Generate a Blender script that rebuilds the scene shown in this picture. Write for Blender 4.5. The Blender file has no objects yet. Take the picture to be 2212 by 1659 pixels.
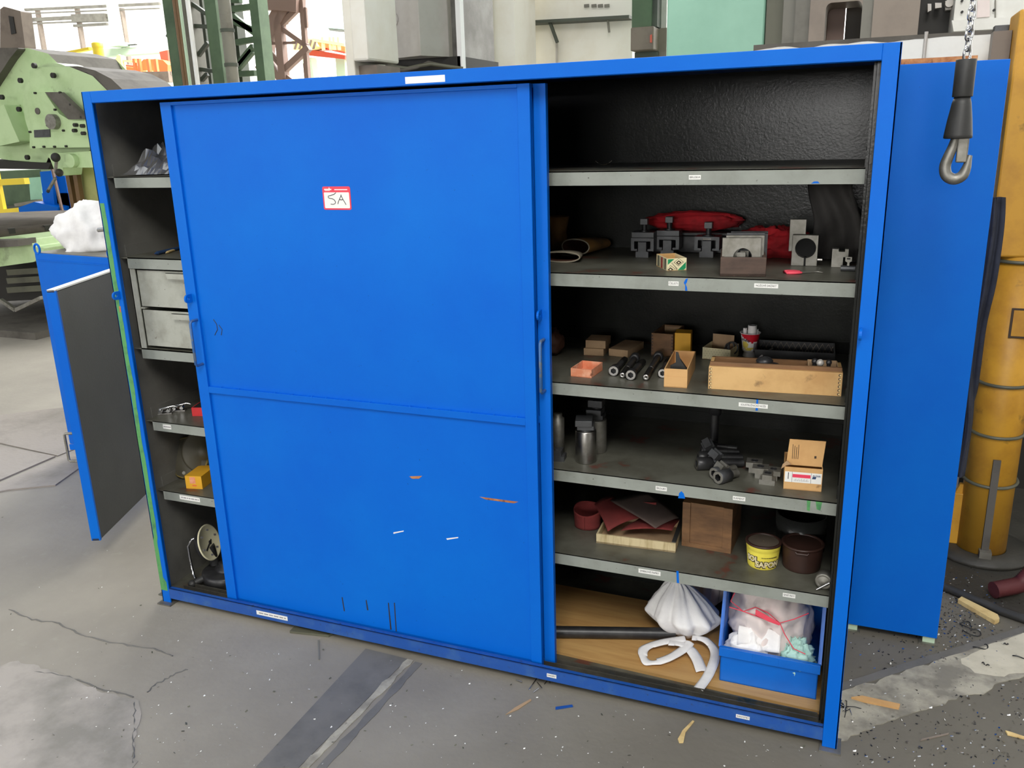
import bpy, math, random
from mathutils import Vector, Matrix, noise
random.seed(7)
PI = math.pi
SC = bpy.context.scene
COL = SC.collection

# ---------------------------------------------------------------- camera
F_PX, CX, CY = 1843.6, 1106.0, 829.5          # focal length and centre for a 2212 x 1659 frame
CAM = Vector((2.5514, -2.3537, 1.8168))
YAW, PITCH, ROLL = 0.38890, -0.28481, -0.02967
_rt = Vector((math.cos(YAW), math.sin(YAW), 0))
_fw = Vector((-math.sin(YAW) * math.cos(PITCH), math.cos(YAW) * math.cos(PITCH), math.sin(PITCH)))
_up = _rt.cross(_fw)
RT = _rt * math.cos(ROLL) + _up * math.sin(ROLL)
UP = -_rt * math.sin(ROLL) + _up * math.cos(ROLL)
FW = _fw
cd = bpy.data.cameras.new('camera')
cam = bpy.data.objects.new('camera', cd)
COL.objects.link(cam)
cd.sensor_width = 36.0
cd.lens = F_PX / 2212 * 36
cd.clip_start, cd.clip_end = 0.05, 200
cam.matrix_world = Matrix(((RT.x, UP.x, -FW.x, CAM.x), (RT.y, UP.y, -FW.y, CAM.y),
                           (RT.z, UP.z, -FW.z, CAM.z), (0, 0, 0, 1)))
SC.camera = cam

# ---------------------------------------------------------------- light
world = bpy.data.worlds.new('hall_daylight')
SC.world = world
world.use_nodes = True
wb = world.node_tree.nodes['Background']
wb.inputs[0].default_value = (0.93, 0.97, 1.0, 1)
wb.inputs[1].default_value = 0.60


def area(name, loc, target, sx, sy, power, col=(1, 1, 1)):
    l = bpy.data.lights.new(name, 'AREA')
    l.shape = 'RECTANGLE'
    l.size, l.size_y, l.energy, l.color = sx, sy, power, col
    o = bpy.data.objects.new(name, l)
    COL.objects.link(o)
    o.location = loc
    o.rotation_euler = (Vector(target) - Vector(loc)).to_track_quat('-Z', 'Y').to_euler()
    return o


area('roof_lamp', (3.4, -5.0, 6.4), (1.5, 0.3, 0.8), 2.5, 2.5, 260, (1, 0.97, 0.92))
area('roof_lamp', (-6, 20, 13), (-6, 22, 0), 30, 10, 17000, (1, 0.99, 0.97))

vs = SC.view_settings
vs.view_transform = 'Standard'
vs.look = 'None'
vs.exposure = 0.34
vs.gamma = 1.0
vs.use_curve_mapping = False
SC.display_settings.display_device = 'sRGB'


# ---------------------------------------------------------------- measuring helpers
def _ray(px, py):
    return RT * ((px - CX) / F_PX) - UP * ((py - CY) / F_PX) + FW


def onZ(px, py, z):
    r = _ray(px, py)
    return CAM + r * ((z - CAM.z) / r.z)


def onY(px, py, y):
    r = _ray(px, py)
    return CAM + r * ((y - CAM.y) / r.y)


def vz(p, py):
    """height at which the upright line through p meets image row py"""
    q0 = Vector((p.x, p.y, 0)) - CAM
    a1, b1 = -UP.dot(q0), -UP.z
    a2, b2 = FW.dot(q0), FW.z
    k = (py - CY) / F_PX
    return (k * a2 - a1) / (b1 - k * b2)


def lin(v):
    v /= 255.0
    return v / 12.92 if v <= 0.04045 else ((v + 0.055) / 1.055) ** 2.4


def rgb(r, g, b):
    return (lin(r), lin(g), lin(b), 1)


# ---------------------------------------------------------------- materials
MATS = {}


def mat(name, col, rough=0.5, metal=0.0, col2=None, scale=8.0, lo=0.45, hi=0.7, bump=0.0, bscale=60.0,
        col3=None, scale3=30.0, lo3=0.6, hi3=0.68, spec=0.5, stretch=None, alpha=None, coat=0.0):
    m = bpy.data.materials.new(name)
    m.use_nodes = True
    nt = m.node_tree
    N, L = nt.nodes, nt.links
    b = N['Principled BSDF']
    b.inputs['Base Color'].default_value = col
    b.inputs['Roughness'].default_value = rough
    b.inputs['Metallic'].default_value = metal
    b.inputs['Specular IOR Level'].default_value = spec
    b.inputs['Coat Weight'].default_value = coat
    tc = N.new('ShaderNodeTexCoord')
    vec = tc.outputs['Object']
    if stretch:
        mp = N.new('ShaderNodeMapping')
        mp.inputs['Scale'].default_value = stretch
        L.new(vec, mp.inputs[0])
        vec = mp.outputs[0]
    prev = None

    def layer(c_to, sc, lo_, hi_, prev, det=5.0):
        nz = N.new('ShaderNodeTexNoise')
        nz.inputs['Scale'].default_value = sc
        nz.inputs['Detail'].default_value = det
        nz.inputs['Roughness'].default_value = 0.62
        L.new(vec, nz.inputs['Vector'])
        rp = N.new('ShaderNodeValToRGB')
        rp.color_ramp.elements[0].position = lo_
        rp.color_ramp.elements[1].position = hi_
        L.new(nz.outputs['Fac'], rp.inputs[0])
        mx = N.new('ShaderNodeMix')
        mx.data_type = 'RGBA'
        L.new(rp.outputs[0], mx.inputs[0])
        if prev is None:
            mx.inputs[6].default_value = col
        else:
            L.new(prev, mx.inputs[6])
        mx.inputs[7].default_value = c_to
        return mx.outputs[2]
    if col2:
        prev = layer(col2, scale, lo, hi, prev)
    if col3:
        prev = layer(col3, scale3, lo3, hi3, prev)
    if prev is not None:
        L.new(prev, b.inputs['Base Color'])
    if bump:
        nz = N.new('ShaderNodeTexNoise')
        nz.inputs['Scale'].default_value = bscale
        nz.inputs['Detail'].default_value = 4
        L.new(vec, nz.inputs['Vector'])
        bp = N.new('ShaderNodeBump')
        bp.inputs['Strength'].default_value = bump
        bp.inputs['Distance'].default_value = 0.004
        L.new(nz.outputs['Fac'], bp.inputs['Height'])
        L.new(bp.outputs[0], b.inputs['Normal'])
    MATS[name] = m
    return m


BLUE = (0.0015, 0.118, 0.600, 1)
mat('blue_paint', BLUE, 0.42, spec=0.13, col2=(0.002, 0.150, 0.640, 1), scale=1.7, lo=0.35, hi=0.75, bump=0.05, bscale=170,
    col3=(0.004, 0.03, 0.12, 1), scale3=95, lo3=0.70, hi3=0.78)
mat('blue_scuffed', (0.012, 0.082, 0.36, 1), 0.45, col2=(0.05, 0.14, 0.36, 1), scale=14, lo=0.5, hi=0.8, bump=0.1,
    bscale=90, col3=(0.03, 0.04, 0.07, 1), scale3=60, lo3=0.6, hi3=0.72)
mat('blue_steel', (0.04, 0.13, 0.34, 1), 0.4, 0.25, col2=(0.12, 0.16, 0.22, 1), scale=60, lo=0.5, hi=0.62)
mat('green_paint', rgb(84, 152, 88), 0.5, col2=rgb(62, 118, 78), scale=25, lo=0.5, hi=0.7)
mat('interior_shaded', (0.019, 0.020, 0.0185, 1), 0.22, spec=0.2, col2=(0.025, 0.026, 0.023, 1), scale=6, bump=0.12, bscale=130)  # interior paint made darker to carry the shade deep in the cabinet
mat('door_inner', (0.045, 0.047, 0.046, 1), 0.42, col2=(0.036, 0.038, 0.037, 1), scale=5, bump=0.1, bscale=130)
mat('shelf_paint', rgb(144, 149, 142), 0.5, col2=rgb(124, 128, 120), scale=9, lo=0.45, hi=0.75, bump=0.06,
    col3=rgb(62, 60, 54), scale3=85, lo3=0.66, hi3=0.72)
mat('shelf_grime', rgb(98, 98, 88), 0.42, col2=rgb(70, 67, 57), scale=7, lo=0.4, hi=0.7, bump=0.08,
    col3=rgb(96, 58, 48), scale3=7, lo3=0.60, hi3=0.66)
mat('drawer_grey', rgb(168, 170, 160), 0.5, col2=rgb(140, 140, 128), scale=10, col3=rgb(90, 84, 70), scale3=50, lo3=0.67, hi3=0.75)
mat('steel', (0.46, 0.45, 0.43, 1), 0.32, 1.0, col2=(0.30, 0.28, 0.25, 1), scale=30, lo=0.45, hi=0.75)
mat('chrome', (0.62, 0.62, 0.62, 1), 0.16, 1.0)
mat('dull_steel', (0.30, 0.29, 0.26, 1), 0.5, 0.75, col2=(0.18, 0.17, 0.14, 1), scale=22, lo=0.4, hi=0.7, bump=0.06)
mat('black_steel', (0.028, 0.028, 0.030, 1), 0.38, 0.3, col2=(0.05, 0.05, 0.05, 1), scale=20)
mat('gunmetal', (0.085, 0.088, 0.092, 1), 0.42, 0.4, col2=(0.055, 0.055, 0.057, 1), scale=20)
mat('hole_black', (0.006, 0.006, 0.006, 1), 0.8)
mat('rubber', (0.030, 0.030, 0.029, 1), 0.5, col2=(0.045, 0.045, 0.043, 1), scale=20, bump=0.05)
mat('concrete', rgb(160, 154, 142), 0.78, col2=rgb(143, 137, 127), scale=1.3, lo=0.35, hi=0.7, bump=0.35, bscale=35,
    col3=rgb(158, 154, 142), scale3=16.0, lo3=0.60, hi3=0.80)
def darken_right(m, col, x0, x1):
    """multiplies the concrete darker towards the right, broken up by noise"""
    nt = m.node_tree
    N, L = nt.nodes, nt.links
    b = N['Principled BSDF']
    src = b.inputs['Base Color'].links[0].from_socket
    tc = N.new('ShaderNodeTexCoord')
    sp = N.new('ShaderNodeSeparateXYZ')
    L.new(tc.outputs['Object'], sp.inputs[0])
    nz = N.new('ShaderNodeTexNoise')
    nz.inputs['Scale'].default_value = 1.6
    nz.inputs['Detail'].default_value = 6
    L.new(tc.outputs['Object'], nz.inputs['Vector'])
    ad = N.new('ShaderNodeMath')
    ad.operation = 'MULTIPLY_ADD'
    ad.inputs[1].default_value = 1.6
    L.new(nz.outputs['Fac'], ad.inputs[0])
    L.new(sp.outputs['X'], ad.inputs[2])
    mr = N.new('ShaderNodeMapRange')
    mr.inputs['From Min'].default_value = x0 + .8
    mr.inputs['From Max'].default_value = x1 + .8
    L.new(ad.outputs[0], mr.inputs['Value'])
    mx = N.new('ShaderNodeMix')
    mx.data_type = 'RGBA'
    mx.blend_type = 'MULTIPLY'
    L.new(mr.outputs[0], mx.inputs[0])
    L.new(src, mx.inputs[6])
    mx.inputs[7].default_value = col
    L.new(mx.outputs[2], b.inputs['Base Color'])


darken_right(MATS['concrete'], (0.44, 0.44, 0.42, 1), 0.3, 2.9)
mat('wall_grey', rgb(96, 96, 94), 0.8)
mat('interior_lit', (0.165, 0.162, 0.143, 1), 0.45, col2=(0.12, 0.117, 0.104, 1), scale=6, bump=0.12, bscale=130)  # same interior paint made lighter for the better-lit left side
mat('concrete_dark', rgb(112, 110, 106), 0.7, col2=rgb(94, 93, 90), scale=5, bump=0.1, bscale=40)
mat('concrete_light', rgb(176, 171, 156), 0.85, col2=rgb(130, 126, 116), scale=6, lo=0.42, hi=0.6, bump=0.7, bscale=30,
    col3=rgb(84, 82, 76), scale3=28, lo3=0.62, hi3=0.70)
mat('concrete_white', rgb(206, 200, 182), 0.85, col2=rgb(186, 180, 162), scale=6, bump=0.4, bscale=40, col3=rgb(110, 106, 94), scale3=45, lo3=0.66, hi3=0.72)
mat('oil_black', rgb(58, 56, 50), 0.55, col2=rgb(74, 71, 64), scale=5, bump=0.5, bscale=50)
mat('concrete_worn', rgb(170, 163, 155), 0.8, col2=rgb(138, 134, 126), scale=3.5, lo=0.4, hi=0.62, bump=0.4, bscale=40)
mat('floor_plate', rgb(150, 142, 134), 0.6, col2=rgb(122, 116, 108), scale=2.5, bump=0.6, bscale=55)
mat('white_sticker', rgb(236, 236, 232), 0.4)
mat('ink', rgb(40, 38, 44), 0.6)
mat('ink_grey', rgb(150, 148, 150), 0.6)
mat('sticker_red', rgb(226, 52, 76), 0.35)
mat('white_cloth', rgb(244, 243, 242), 0.9, col2=rgb(218, 216, 216), scale=5, bump=0.1, bscale=200)
mat('pink_cloth', rgb(226, 214, 210), 0.9, col2=rgb(206, 190, 186), scale=6)
mat('mint_cloth', rgb(176, 216, 206), 0.9, col2=rgb(150, 196, 186), scale=10)
mat('red_cloth', rgb(186, 26, 36), 0.85, col2=rgb(120, 14, 22), scale=10)
mat('red_string', rgb(232, 76, 96), 0.6)
mat('grey_cloth', rgb(66, 64, 62), 0.95, col2=rgb(50, 48, 46), scale=10)
mat('navy_cloth', rgb(46, 50, 64), 0.95, col2=rgb(30, 32, 42), scale=9)
mat('leather', rgb(150, 110, 58), 0.7, col2=rgb(96, 74, 44), scale=9)
mat('felt_grey', rgb(148, 140, 122), 0.9, col2=rgb(110, 102, 86), scale=12)
mat('brown_leather', rgb(86, 54, 40), 0.6, col2=rgb(60, 38, 30), scale=12)
mat('wood_light', rgb(216, 176, 118), 0.6, col2=rgb(188, 146, 92), scale=5, col3=rgb(120, 92, 58), scale3=11, lo3=0.64, hi3=0.78)
mat('wood_board', rgb(206, 164, 104), 0.5, col2=rgb(184, 140, 84), scale=4, stretch=(1, 9, 9), lo=0.35, hi=0.7)
mat('wood_brown', rgb(132, 96, 62), 0.65, col2=rgb(92, 66, 44), scale=6, stretch=(1, 1, 4), lo=0.38, hi=0.68)
mat('wood_dark', rgb(84, 66, 56), 0.65, col2=rgb(58, 44, 38), scale=9, stretch=(1, 1, 3), col3=rgb(140, 112, 92), scale3=40, lo3=0.66, hi3=0.74)
mat('wood_pale', rgb(206, 190, 150), 0.7, col2=rgb(170, 150, 108), scale=8, stretch=(6, 1, 1))
mat('wood_scrap', rgb(226, 200, 140), 0.7, col2=rgb(200, 168, 112), scale=20)
mat('cardboard', rgb(212, 168, 112), 0.8, col2=rgb(196, 150, 96), scale=6, col3=rgb(150, 112, 70), scale3=16, lo3=0.66, hi3=0.76)
mat('cardboard_dull', rgb(178, 148, 114), 0.8, col2=rgb(150, 122, 92), scale=7)
mat('orange_card', rgb(226, 142, 104), 0.8, col2=rgb(240, 190, 160), scale=18, col3=rgb(150, 80, 54), scale3=22, lo3=0.62, hi3=0.7)
mat('yellow_card', rgb(228, 170, 40), 0.6, col2=rgb(206, 148, 34), scale=5)
mat('cream_card', rgb(232, 222, 182), 0.7, col2=rgb(214, 200, 156), scale=8)
mat('print_green', rgb(24, 140, 88), 0.6)
mat('print_dark', rgb(60, 46, 34), 0.6)
mat('print_red', rgb(140, 44, 44), 0.6)
mat('print_pink', rgb(232, 62, 92), 0.5)
mat('print_navy', rgb(40, 66, 104), 0.5)
mat('red_card', rgb(206, 44, 48), 0.55, col2=rgb(180, 34, 40), scale=8)
mat('sandpaper_red', rgb(128, 48, 46), 0.9, col2=rgb(104, 40, 38), scale=6, bump=0.2, bscale=400)
mat('sandpaper_grey', rgb(92, 78, 72), 0.9, col2=rgb(76, 64, 60), scale=6)
mat('yellow_plastic', rgb(244, 230, 92), 0.4, col2=rgb(226, 208, 76), scale=8)
mat('brown_plastic', rgb(58, 38, 32), 0.4, col2=rgb(48, 32, 27), scale=10)
mat('lid_dust', rgb(92, 82, 70), 0.7, col2=rgb(76, 66, 56), scale=12)
mat('blue_plastic', (0.004, 0.150, 0.640, 1), 0.38, col2=(0.006, 0.125, 0.56, 1), scale=4)
mat('white_plastic', rgb(226, 222, 220), 0.4)
mat('clear_foil', (0.50, 0.50, 0.50, 1), 0.12, 0.85)
mat('cup_red', rgb(196, 20, 40), 0.4)
mat('cup_yellow', rgb(226, 204, 90), 0.5)
mat('cup_grey', rgb(136, 132, 136), 0.5)
mat('dial_cream', rgb(232, 226, 190), 0.5)
mat('black_yellow', rgb(74, 70, 56), 0.5, 0.0, col2=rgb(128, 110, 56), scale=9, lo=0.55, hi=0.7)
mat('rim_yellow', rgb(150, 134, 74), 0.55, col2=rgb(70, 62, 40), scale=20, lo=0.45, hi=0.6)
mat('track_grime', rgb(74, 72, 66), 0.45, 0.2, col2=rgb(100, 96, 86), scale=12, col3=rgb(40, 60, 74), scale3=9, lo3=0.6, hi3=0.7)
mat('rust', rgb(160, 100, 62), 0.8, col2=rgb(206, 150, 100), scale=25, col3=rgb(86, 56, 40), scale3=30)
mat('yellow_ochre', rgb(206, 152, 46), 0.5, col2=rgb(176, 124, 38), scale=5, col3=rgb(92, 70, 34), scale3=9, lo3=0.63, hi3=0.78)
mat('hose_red', rgb(92, 42, 44), 0.55)
mat('machine_green', rgb(186, 210, 160), 0.45, col2=rgb(164, 190, 136), scale=2.5, col3=rgb(96, 96, 76), scale3=2.2, lo3=0.6, hi3=0.75)
mat('machine_dark', rgb(100, 96, 89), 0.7, spec=0.25, col2=rgb(76, 72, 66), scale=4)
mat('machine_table', rgb(84, 78, 70), 0.85, spec=0.15, col2=rgb(66, 60, 54), scale=4)
mat('machine_black', rgb(34, 32, 28), 0.6)
mat('column_yellowgreen', rgb(176, 176, 116), 0.5, col2=rgb(136, 130, 80), scale=3)
mat('hall_green', rgb(84, 104, 80), 0.6, spec=0.3, col2=rgb(70, 88, 68), scale=2)
mat('hall_green_dark', rgb(70, 76, 66), 0.6, col2=rgb(56, 60, 54), scale=3)
mat('hall_green_pale', rgb(190, 214, 188), 0.55)
mat('mint_paint', rgb(156, 206, 182), 0.45, col2=rgb(140, 190, 166), scale=1.6, lo=0.4, hi=0.7)
mat('hall_grey', rgb(120, 118, 108), 0.5, col2=rgb(96, 92, 84), scale=3)
mat('olive_grey', rgb(96, 96, 80), 0.5, col2=rgb(78, 78, 66), scale=3)
mat('taupe', rgb(136, 124, 112), 0.5, col2=rgb(118, 106, 96), scale=3)
mat('brown_grey', rgb(116, 104, 92), 0.5, col2=rgb(96, 84, 74), scale=4)
mat('white_paint', rgb(226, 226, 220), 0.5, col2=rgb(206, 204, 196), scale=2.4, col3=rgb(110, 106, 98), scale3=7, lo3=0.68, hi3=0.78)
mat('off_white', rgb(232, 230, 220), 0.6, col2=rgb(220, 214, 198), scale=1.5)
mat('cream_paint', rgb(236, 226, 200), 0.6, col2=rgb(226, 212, 178), scale=1.5)
mat('pale_metal', rgb(186, 182, 176), 0.4, 0.2, col2=rgb(168, 162, 154), scale=2.5)
mat('dark_metal_stain', rgb(96, 92, 88), 0.4, 0.3, col2=rgb(140, 138, 134), scale=3, lo=0.4, hi=0.65)
mat('wall_white', rgb(246, 246, 244), 0.8)
mat('wall_yellowish', rgb(236, 222, 180), 0.8)
mat('crane_orange', rgb(232, 112, 62), 0.5)
mat('crane_red', rgb(196, 84, 62), 0.5)
mat('crane_yellow', rgb(244, 214, 60), 0.5)
mat('stair_brown', rgb(124, 102, 92), 0.6)
mat('pipe_brown', rgb(112, 84, 54), 0.5)
mat('stripe_cream', rgb(236, 214, 150), 0.5)
mat('white_pipe', rgb(236, 236, 236), 0.4)


# ---------------------------------------------------------------- mesh helpers
def TR(x=0, y=0, z=0, rz=0, rx=0, ry=0):
    return Matrix.Translation((x, y, z)) @ Matrix.Rotation(rz, 4, 'Z') @ Matrix.Rotation(ry, 4, 'Y') @ Matrix.Rotation(rx, 4, 'X')


def frame(p0, p1):
    """matrix whose z axis runs from p0 to p1"""
    p0, p1 = Vector(p0), Vector(p1)
    q = (p1 - p0).to_track_quat('Z', 'Y')
    return Matrix.Translation(p0) @ q.to_matrix().to_4x4()


class MB:
    def __init__(s):
        s.v, s.f, s.m, s.sm = [], [], [], []

    def add(s, vs, fs, mi=0, smooth=False, M=None):
        o = len(s.v)
        for v in vs:
            v = Vector(v)
            s.v.append(M @ v if M else v)
        for i, f in enumerate(fs):
            s.f.append([o + k for k in f])
            s.m.append(mi[i] if isinstance(mi, list) else mi)
            s.sm.append(smooth)
        return s

    def box(s, x0, x1, y0, y1, z0, z1, mi=0, M=None):
        vs = [(x, y, z) for z in (z0, z1) for y in (y0, y1) for x in (x0, x1)]
        return s.add(vs, [(0, 2, 3, 1), (4, 5, 7, 6), (0, 1, 5, 4), (2, 6, 7, 3), (0, 4, 6, 2), (1, 3, 7, 5)], mi, False, M)

    def prism(s, poly, h0, h1, mi=0, M=None, smooth=False):
        n = len(poly)
        a = sum(poly[i][0] * poly[(i + 1) % n][1] - poly[(i + 1) % n][0] * poly[i][1] for i in range(n))
        if a < 0:
            poly = poly[::-1]
        vs = [(x, y, h0) for x, y in poly] + [(x, y, h1) for x, y in poly]
        s.add(vs, [list(range(n))[::-1], list(range(n, 2 * n))], mi, False, M)
        return s.add(vs, [(i, (i + 1) % n, n + (i + 1) % n, n + i) for i in range(n)], mi, smooth, M)

    def xz(s, poly, y0, y1, mi=0, M=None):
        """outline in the x-z plane, thickness from y0 to y1"""
        T = Matrix(((1, 0, 0, 0), (0, 0, -1, 0), (0, 1, 0, 0), (0, 0, 0, 1)))
        return s.prism(poly, -y1, -y0, mi, (M @ T) if M else T)

    def cyl(s, p0, p1, r0, r1=None, n=20, mi=0, M=None, caps=True, smooth=True):
        r1 = r0 if r1 is None else r1
        T = frame(p0, p1)
        L = (Vector(p1) - Vector(p0)).length
        if M:
            T = M @ T
        ring = lambda r, z: [(r * math.cos(2 * PI * i / n), r * math.sin(2 * PI * i / n), z) for i in range(n)]
        vs = ring(r0, 0) + ring(r1, L)
        s.add(vs, [(i, (i + 1) % n, n + (i + 1) % n, n + i) for i in range(n)], mi, smooth, T)
        if caps:
            s.add(vs, [list(range(n))[::-1], list(range(n, 2 * n))], mi, False, T)
        return s

    def lathe(s, prof, n=32, mi=0, M=None, smooth=True, mfun=None, a0=0.0, a1=None):
        full = a1 is None
        a1 = a0 + 2 * PI if full else a1
        k = len(prof)
        cnt = n if full else n + 1
        vs = [(r * math.cos(a0 + (a1 - a0) * j / n), r * math.sin(a0 + (a1 - a0) * j / n), z) for j in range(cnt) for r, z in prof]
        fs, ms = [], []
        for j in range(n):
            j2 = (j + 1) % cnt
            for i in range(k - 1):
                fs.append((j * k + i, j2 * k + i, j2 * k + i + 1, j * k + i + 1))
                ms.append(mfun((a0 + (a1 - a0) * (j + .5) / n), i) if mfun else mi)
        return s.add(vs, fs, ms, smooth, M)

    def tube(s, path, r, n=8, mi=0, M=None, closed=False, caps=True, rfun=None):
        P = [Vector(p) for p in path]
        k = len(P)
        rings = []
        prev = None
        for i in range(k):
            a = P[(i - 1) % k] if (closed or i > 0) else P[i]
            b = P[(i + 1) % k] if (closed or i < k - 1) else P[i]
            t = (b - a).normalized()
            if prev is None:
                up = Vector((0, 0, 1)) if abs(t.z) < 0.9 else Vector((1, 0, 0))
                nx = t.cross(up).normalized()
            else:
                nx = (prev - t * prev.dot(t)).normalized()
            prev = nx
            ny = t.cross(nx)
            rr = rfun(i / max(1, k - 1)) if rfun else r
            rings.append([P[i] + nx * rr * math.cos(2 * PI * j / n) + ny * rr * math.sin(2 * PI * j / n) for j in range(n)])
        vs = [v for g in rings for v in g]
        fs = []
        for i in range(k if closed else k - 1):
            a, b = i * n, ((i + 1) % k) * n
            fs += [(a + j, a + (j + 1) % n, b + (j + 1) % n, b + j) for j in range(n)]
        s.add(vs, fs, mi, True, M)
        if caps and not closed:
            s.add(vs, [list(range(n)), list(range((k - 1) * n, k * n))[::-1]], mi, False, M)
        return s

    def grid(s, fn, nu, nv, th=0.0, mi=0, M=None, smooth=True):
        vs = [Vector(fn(i / nu, j / nv)) for j in range(nv + 1) for i in range(nu + 1)]
        w = nu + 1
        fs = [(j * w + i, j * w + i + 1, (j + 1) * w + i + 1, (j + 1) * w + i) for j in range(nv) for i in range(nu)]
        if th:
            nm = [Vector() for _ in vs]
            for f in fs:
                c = (vs[f[2]] - vs[f[0]]).cross(vs[f[3]] - vs[f[1]])
                for k in f:
                    nm[k] += c
            lo = [v - (q.normalized() * th if q.length > 0 else Vector()) for v, q in zip(vs, nm)]
            o = len(vs)
            rim = [j for j in range(nu + 1)] + [j * w + nu for j in range(1, nv + 1)] + [nv * w + i for i in range(nu - 1, -1, -1)] + [j * w for j in range(nv - 1, 0, -1)]
            fs2 = fs + [tuple(o + k for k in f[::-1]) for f in fs]
            for a, b in zip(rim, rim[1:] + rim[:1]):
                fs2.append((b, a, o + a, o + b))
            return s.add(vs + lo, fs2, mi, smooth, M)
        return s.add(vs, fs, mi, smooth, M)

    def sphere(s, c, r, n=14, mi=0, M=None, sz=1.0):
        k = n // 2
        T = Matrix.Translation(c)
        return s.lathe([(max(1e-5, r * math.sin(PI * i / k)), -r * sz * math.cos(PI * i / k)) for i in range(k + 1)], n, mi, (M @ T) if M else T)

    def blob(s, c, rad, seed=0, amp=0.25, freq=3.0, n=40, mi=0, floor=None, fold=0.0, M=None, sharp=2):
        k = n // 2
        vs = []
        so = Vector((seed * 7.3, seed * 3.1, seed * 5.7))
        for j in range(n):
            for i in range(k + 1):
                a, b = 2 * PI * j / n, PI * i / k
                d = Vector((math.sin(b) * math.cos(a), math.sin(b) * math.sin(a), -math.cos(b)))
                w = 0
                for o in range(sharp):
                    w += (1 - 2.2 * abs(noise.noise(d * freq * (1.9 ** o) + so))) / (1.8 ** o)
                r = 1 + amp * (w - 0.6)
                r += fold * math.sin(a * 9 + 3 * noise.noise(d * 2 + so)) * math.sin(b)
                v = Vector((c[0] + d.x * rad[0] * r, c[1] + d.y * rad[1] * r, c[2] + d.z * rad[2] * r))
                if floor is not None and v.z < floor:
                    v.z = floor + 0.0003 * (i % 2)
                vs.append(v)
        fs = [(j * (k + 1) + i, ((j + 1) % n) * (k + 1) + i, ((j + 1) % n) * (k + 1) + i + 1, j * (k + 1) + i + 1) for j in range(n) for i in range(k)]
        return s.add(vs, fs, mi, True, M)

    def plate_hole(s, w, h, t, hx, hz, r, mi=0, M=None, n=32, z0=0.0, mi_in=None):
        """upright plate x -w/2..w/2, z z0..z0+h, y 0..t with a round hole"""
        angs = [2 * PI * i / n for i in range(n)]
        for cx_, cz_ in ((-w / 2, z0), (w / 2, z0), (w / 2, z0 + h), (-w / 2, z0 + h)):
            angs.append(math.atan2(cz_ - hz, cx_ - hx) % (2 * PI))
        angs = sorted(set(round(a, 5) for a in angs))
        k = len(angs)
        out, inn = [], []
        for a in angs:
            c, q = math.cos(a), math.sin(a)
            tt = 1e9
            if c > 1e-6: tt = min(tt, (w / 2 - hx) / c)
            if c < -1e-6: tt = min(tt, (-w / 2 - hx) / c)
            if q > 1e-6: tt = min(tt, (z0 + h - hz) / q)
            if q < -1e-6: tt = min(tt, (z0 - hz) / q)
            out.append((hx + c * tt, hz + q * tt))
            inn.append((hx + c * r, hz + q * r))
        vs = [(x, 0, z) for x, z in out] + [(x, 0, z) for x, z in inn] + [(x, t, z) for x, z in out] + [(x, t, z) for x, z in inn]
        fs, ms = [], []
        for i in range(k):
            j = (i + 1) % k
            fs += [(i, j, k + j, k + i), (2 * k + j, 2 * k + i, 3 * k + i, 3 * k + j), (j, i, 2 * k + i, 2 * k + j)]
            ms += [mi, mi, mi]
            fs.append((k + i, k + j, 3 * k + j, 3 * k + i))
            ms.append(mi if mi_in is None else mi_in)
        return s.add(vs, fs, ms, False, M)

    def text(s, body, size, M, mi=0, bold=0.0, th=0.0002, shear=0.0, width=None, post=None):
        cu = bpy.data.curves.new('t', 'FONT')
        cu.body, cu.size, cu.align_x, cu.align_y = body, size, 'CENTER', 'CENTER'
        cu.offset, cu.shear, cu.extrude = bold, shear, th
        cu.resolution_u = 3
        o = bpy.data.objects.new('t', cu)
        COL.objects.link(o)
        bpy.context.view_layer.update()
        me = bpy.data.meshes.new_from_object(o.evaluated_get(bpy.context.evaluated_depsgraph_get()))
        bpy.data.objects.remove(o)
        vs = [v.co.copy() for v in me.vertices]
        fs = [list(p.vertices) for p in me.polygons]
        bpy.data.meshes.remove(me)
        bpy.data.curves.remove(cu)
        if width and vs:
            w = max(v.x for v in vs) - min(v.x for v in vs)
            for v in vs:
                v.x *= width / w
        if post:
            vs = [post(v) for v in vs]
        return s.add(vs, fs, mi, False, M)

    def build(s, name, mats, parent=None, M=None, bevel=0.0, loc=None, rz=0.0, seg=2):
        me = bpy.data.meshes.new(name)
        me.from_pydata([tuple(v) for v in s.v], [], s.f)
        if isinstance(mats, str):
            mats = [mats]
        for m in mats:
            me.materials.append(MATS[m])
        me.polygons.foreach_set('material_index', s.m)
        me.polygons.foreach_set('use_smooth', s.sm)
        me.update()
        o = bpy.data.objects.new(name, me)
        COL.objects.link(o)
        if parent:
            o.parent = parent
        if loc is not None:
            o.location = loc
            o.rotation_euler = (0, 0, rz)
        if bevel:
            b = o.modifiers.new('bevel', 'BEVEL')
            b.width, b.segments, b.limit_method, b.angle_limit = bevel, seg, 'ANGLE', 0.7
        return o


def tag(o, label=None, cat=None, group=None, kind=None):
    if label: o['label'] = label
    if cat: o['category'] = cat
    if group: o['group'] = group
    if kind: o['kind'] = kind
    return o


def thing(name, label, cat, loc=(0, 0, 0), rz=0.0, group=None):
    o = bpy.data.objects.new(name, None)
    COL.objects.link(o)
    o.empty_display_size = 0.05
    o.location = loc
    o.rotation_euler = (0, 0, rz)
    return tag(o, label, cat, group)


def copy_thing(src, loc, rz, label, group=None):
    c = src.copy()
    COL.objects.link(c)
    c.location = loc
    c.rotation_euler = (0, 0, rz)
    c['label'] = label
    if group: c['group'] = group
    for ch in list(src.children):
        k = ch.copy()
        COL.objects.link(k)
        k.parent = c
        for g in list(ch.children):
            q = g.copy()
            COL.objects.link(q)
            q.parent = k
    return c


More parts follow.
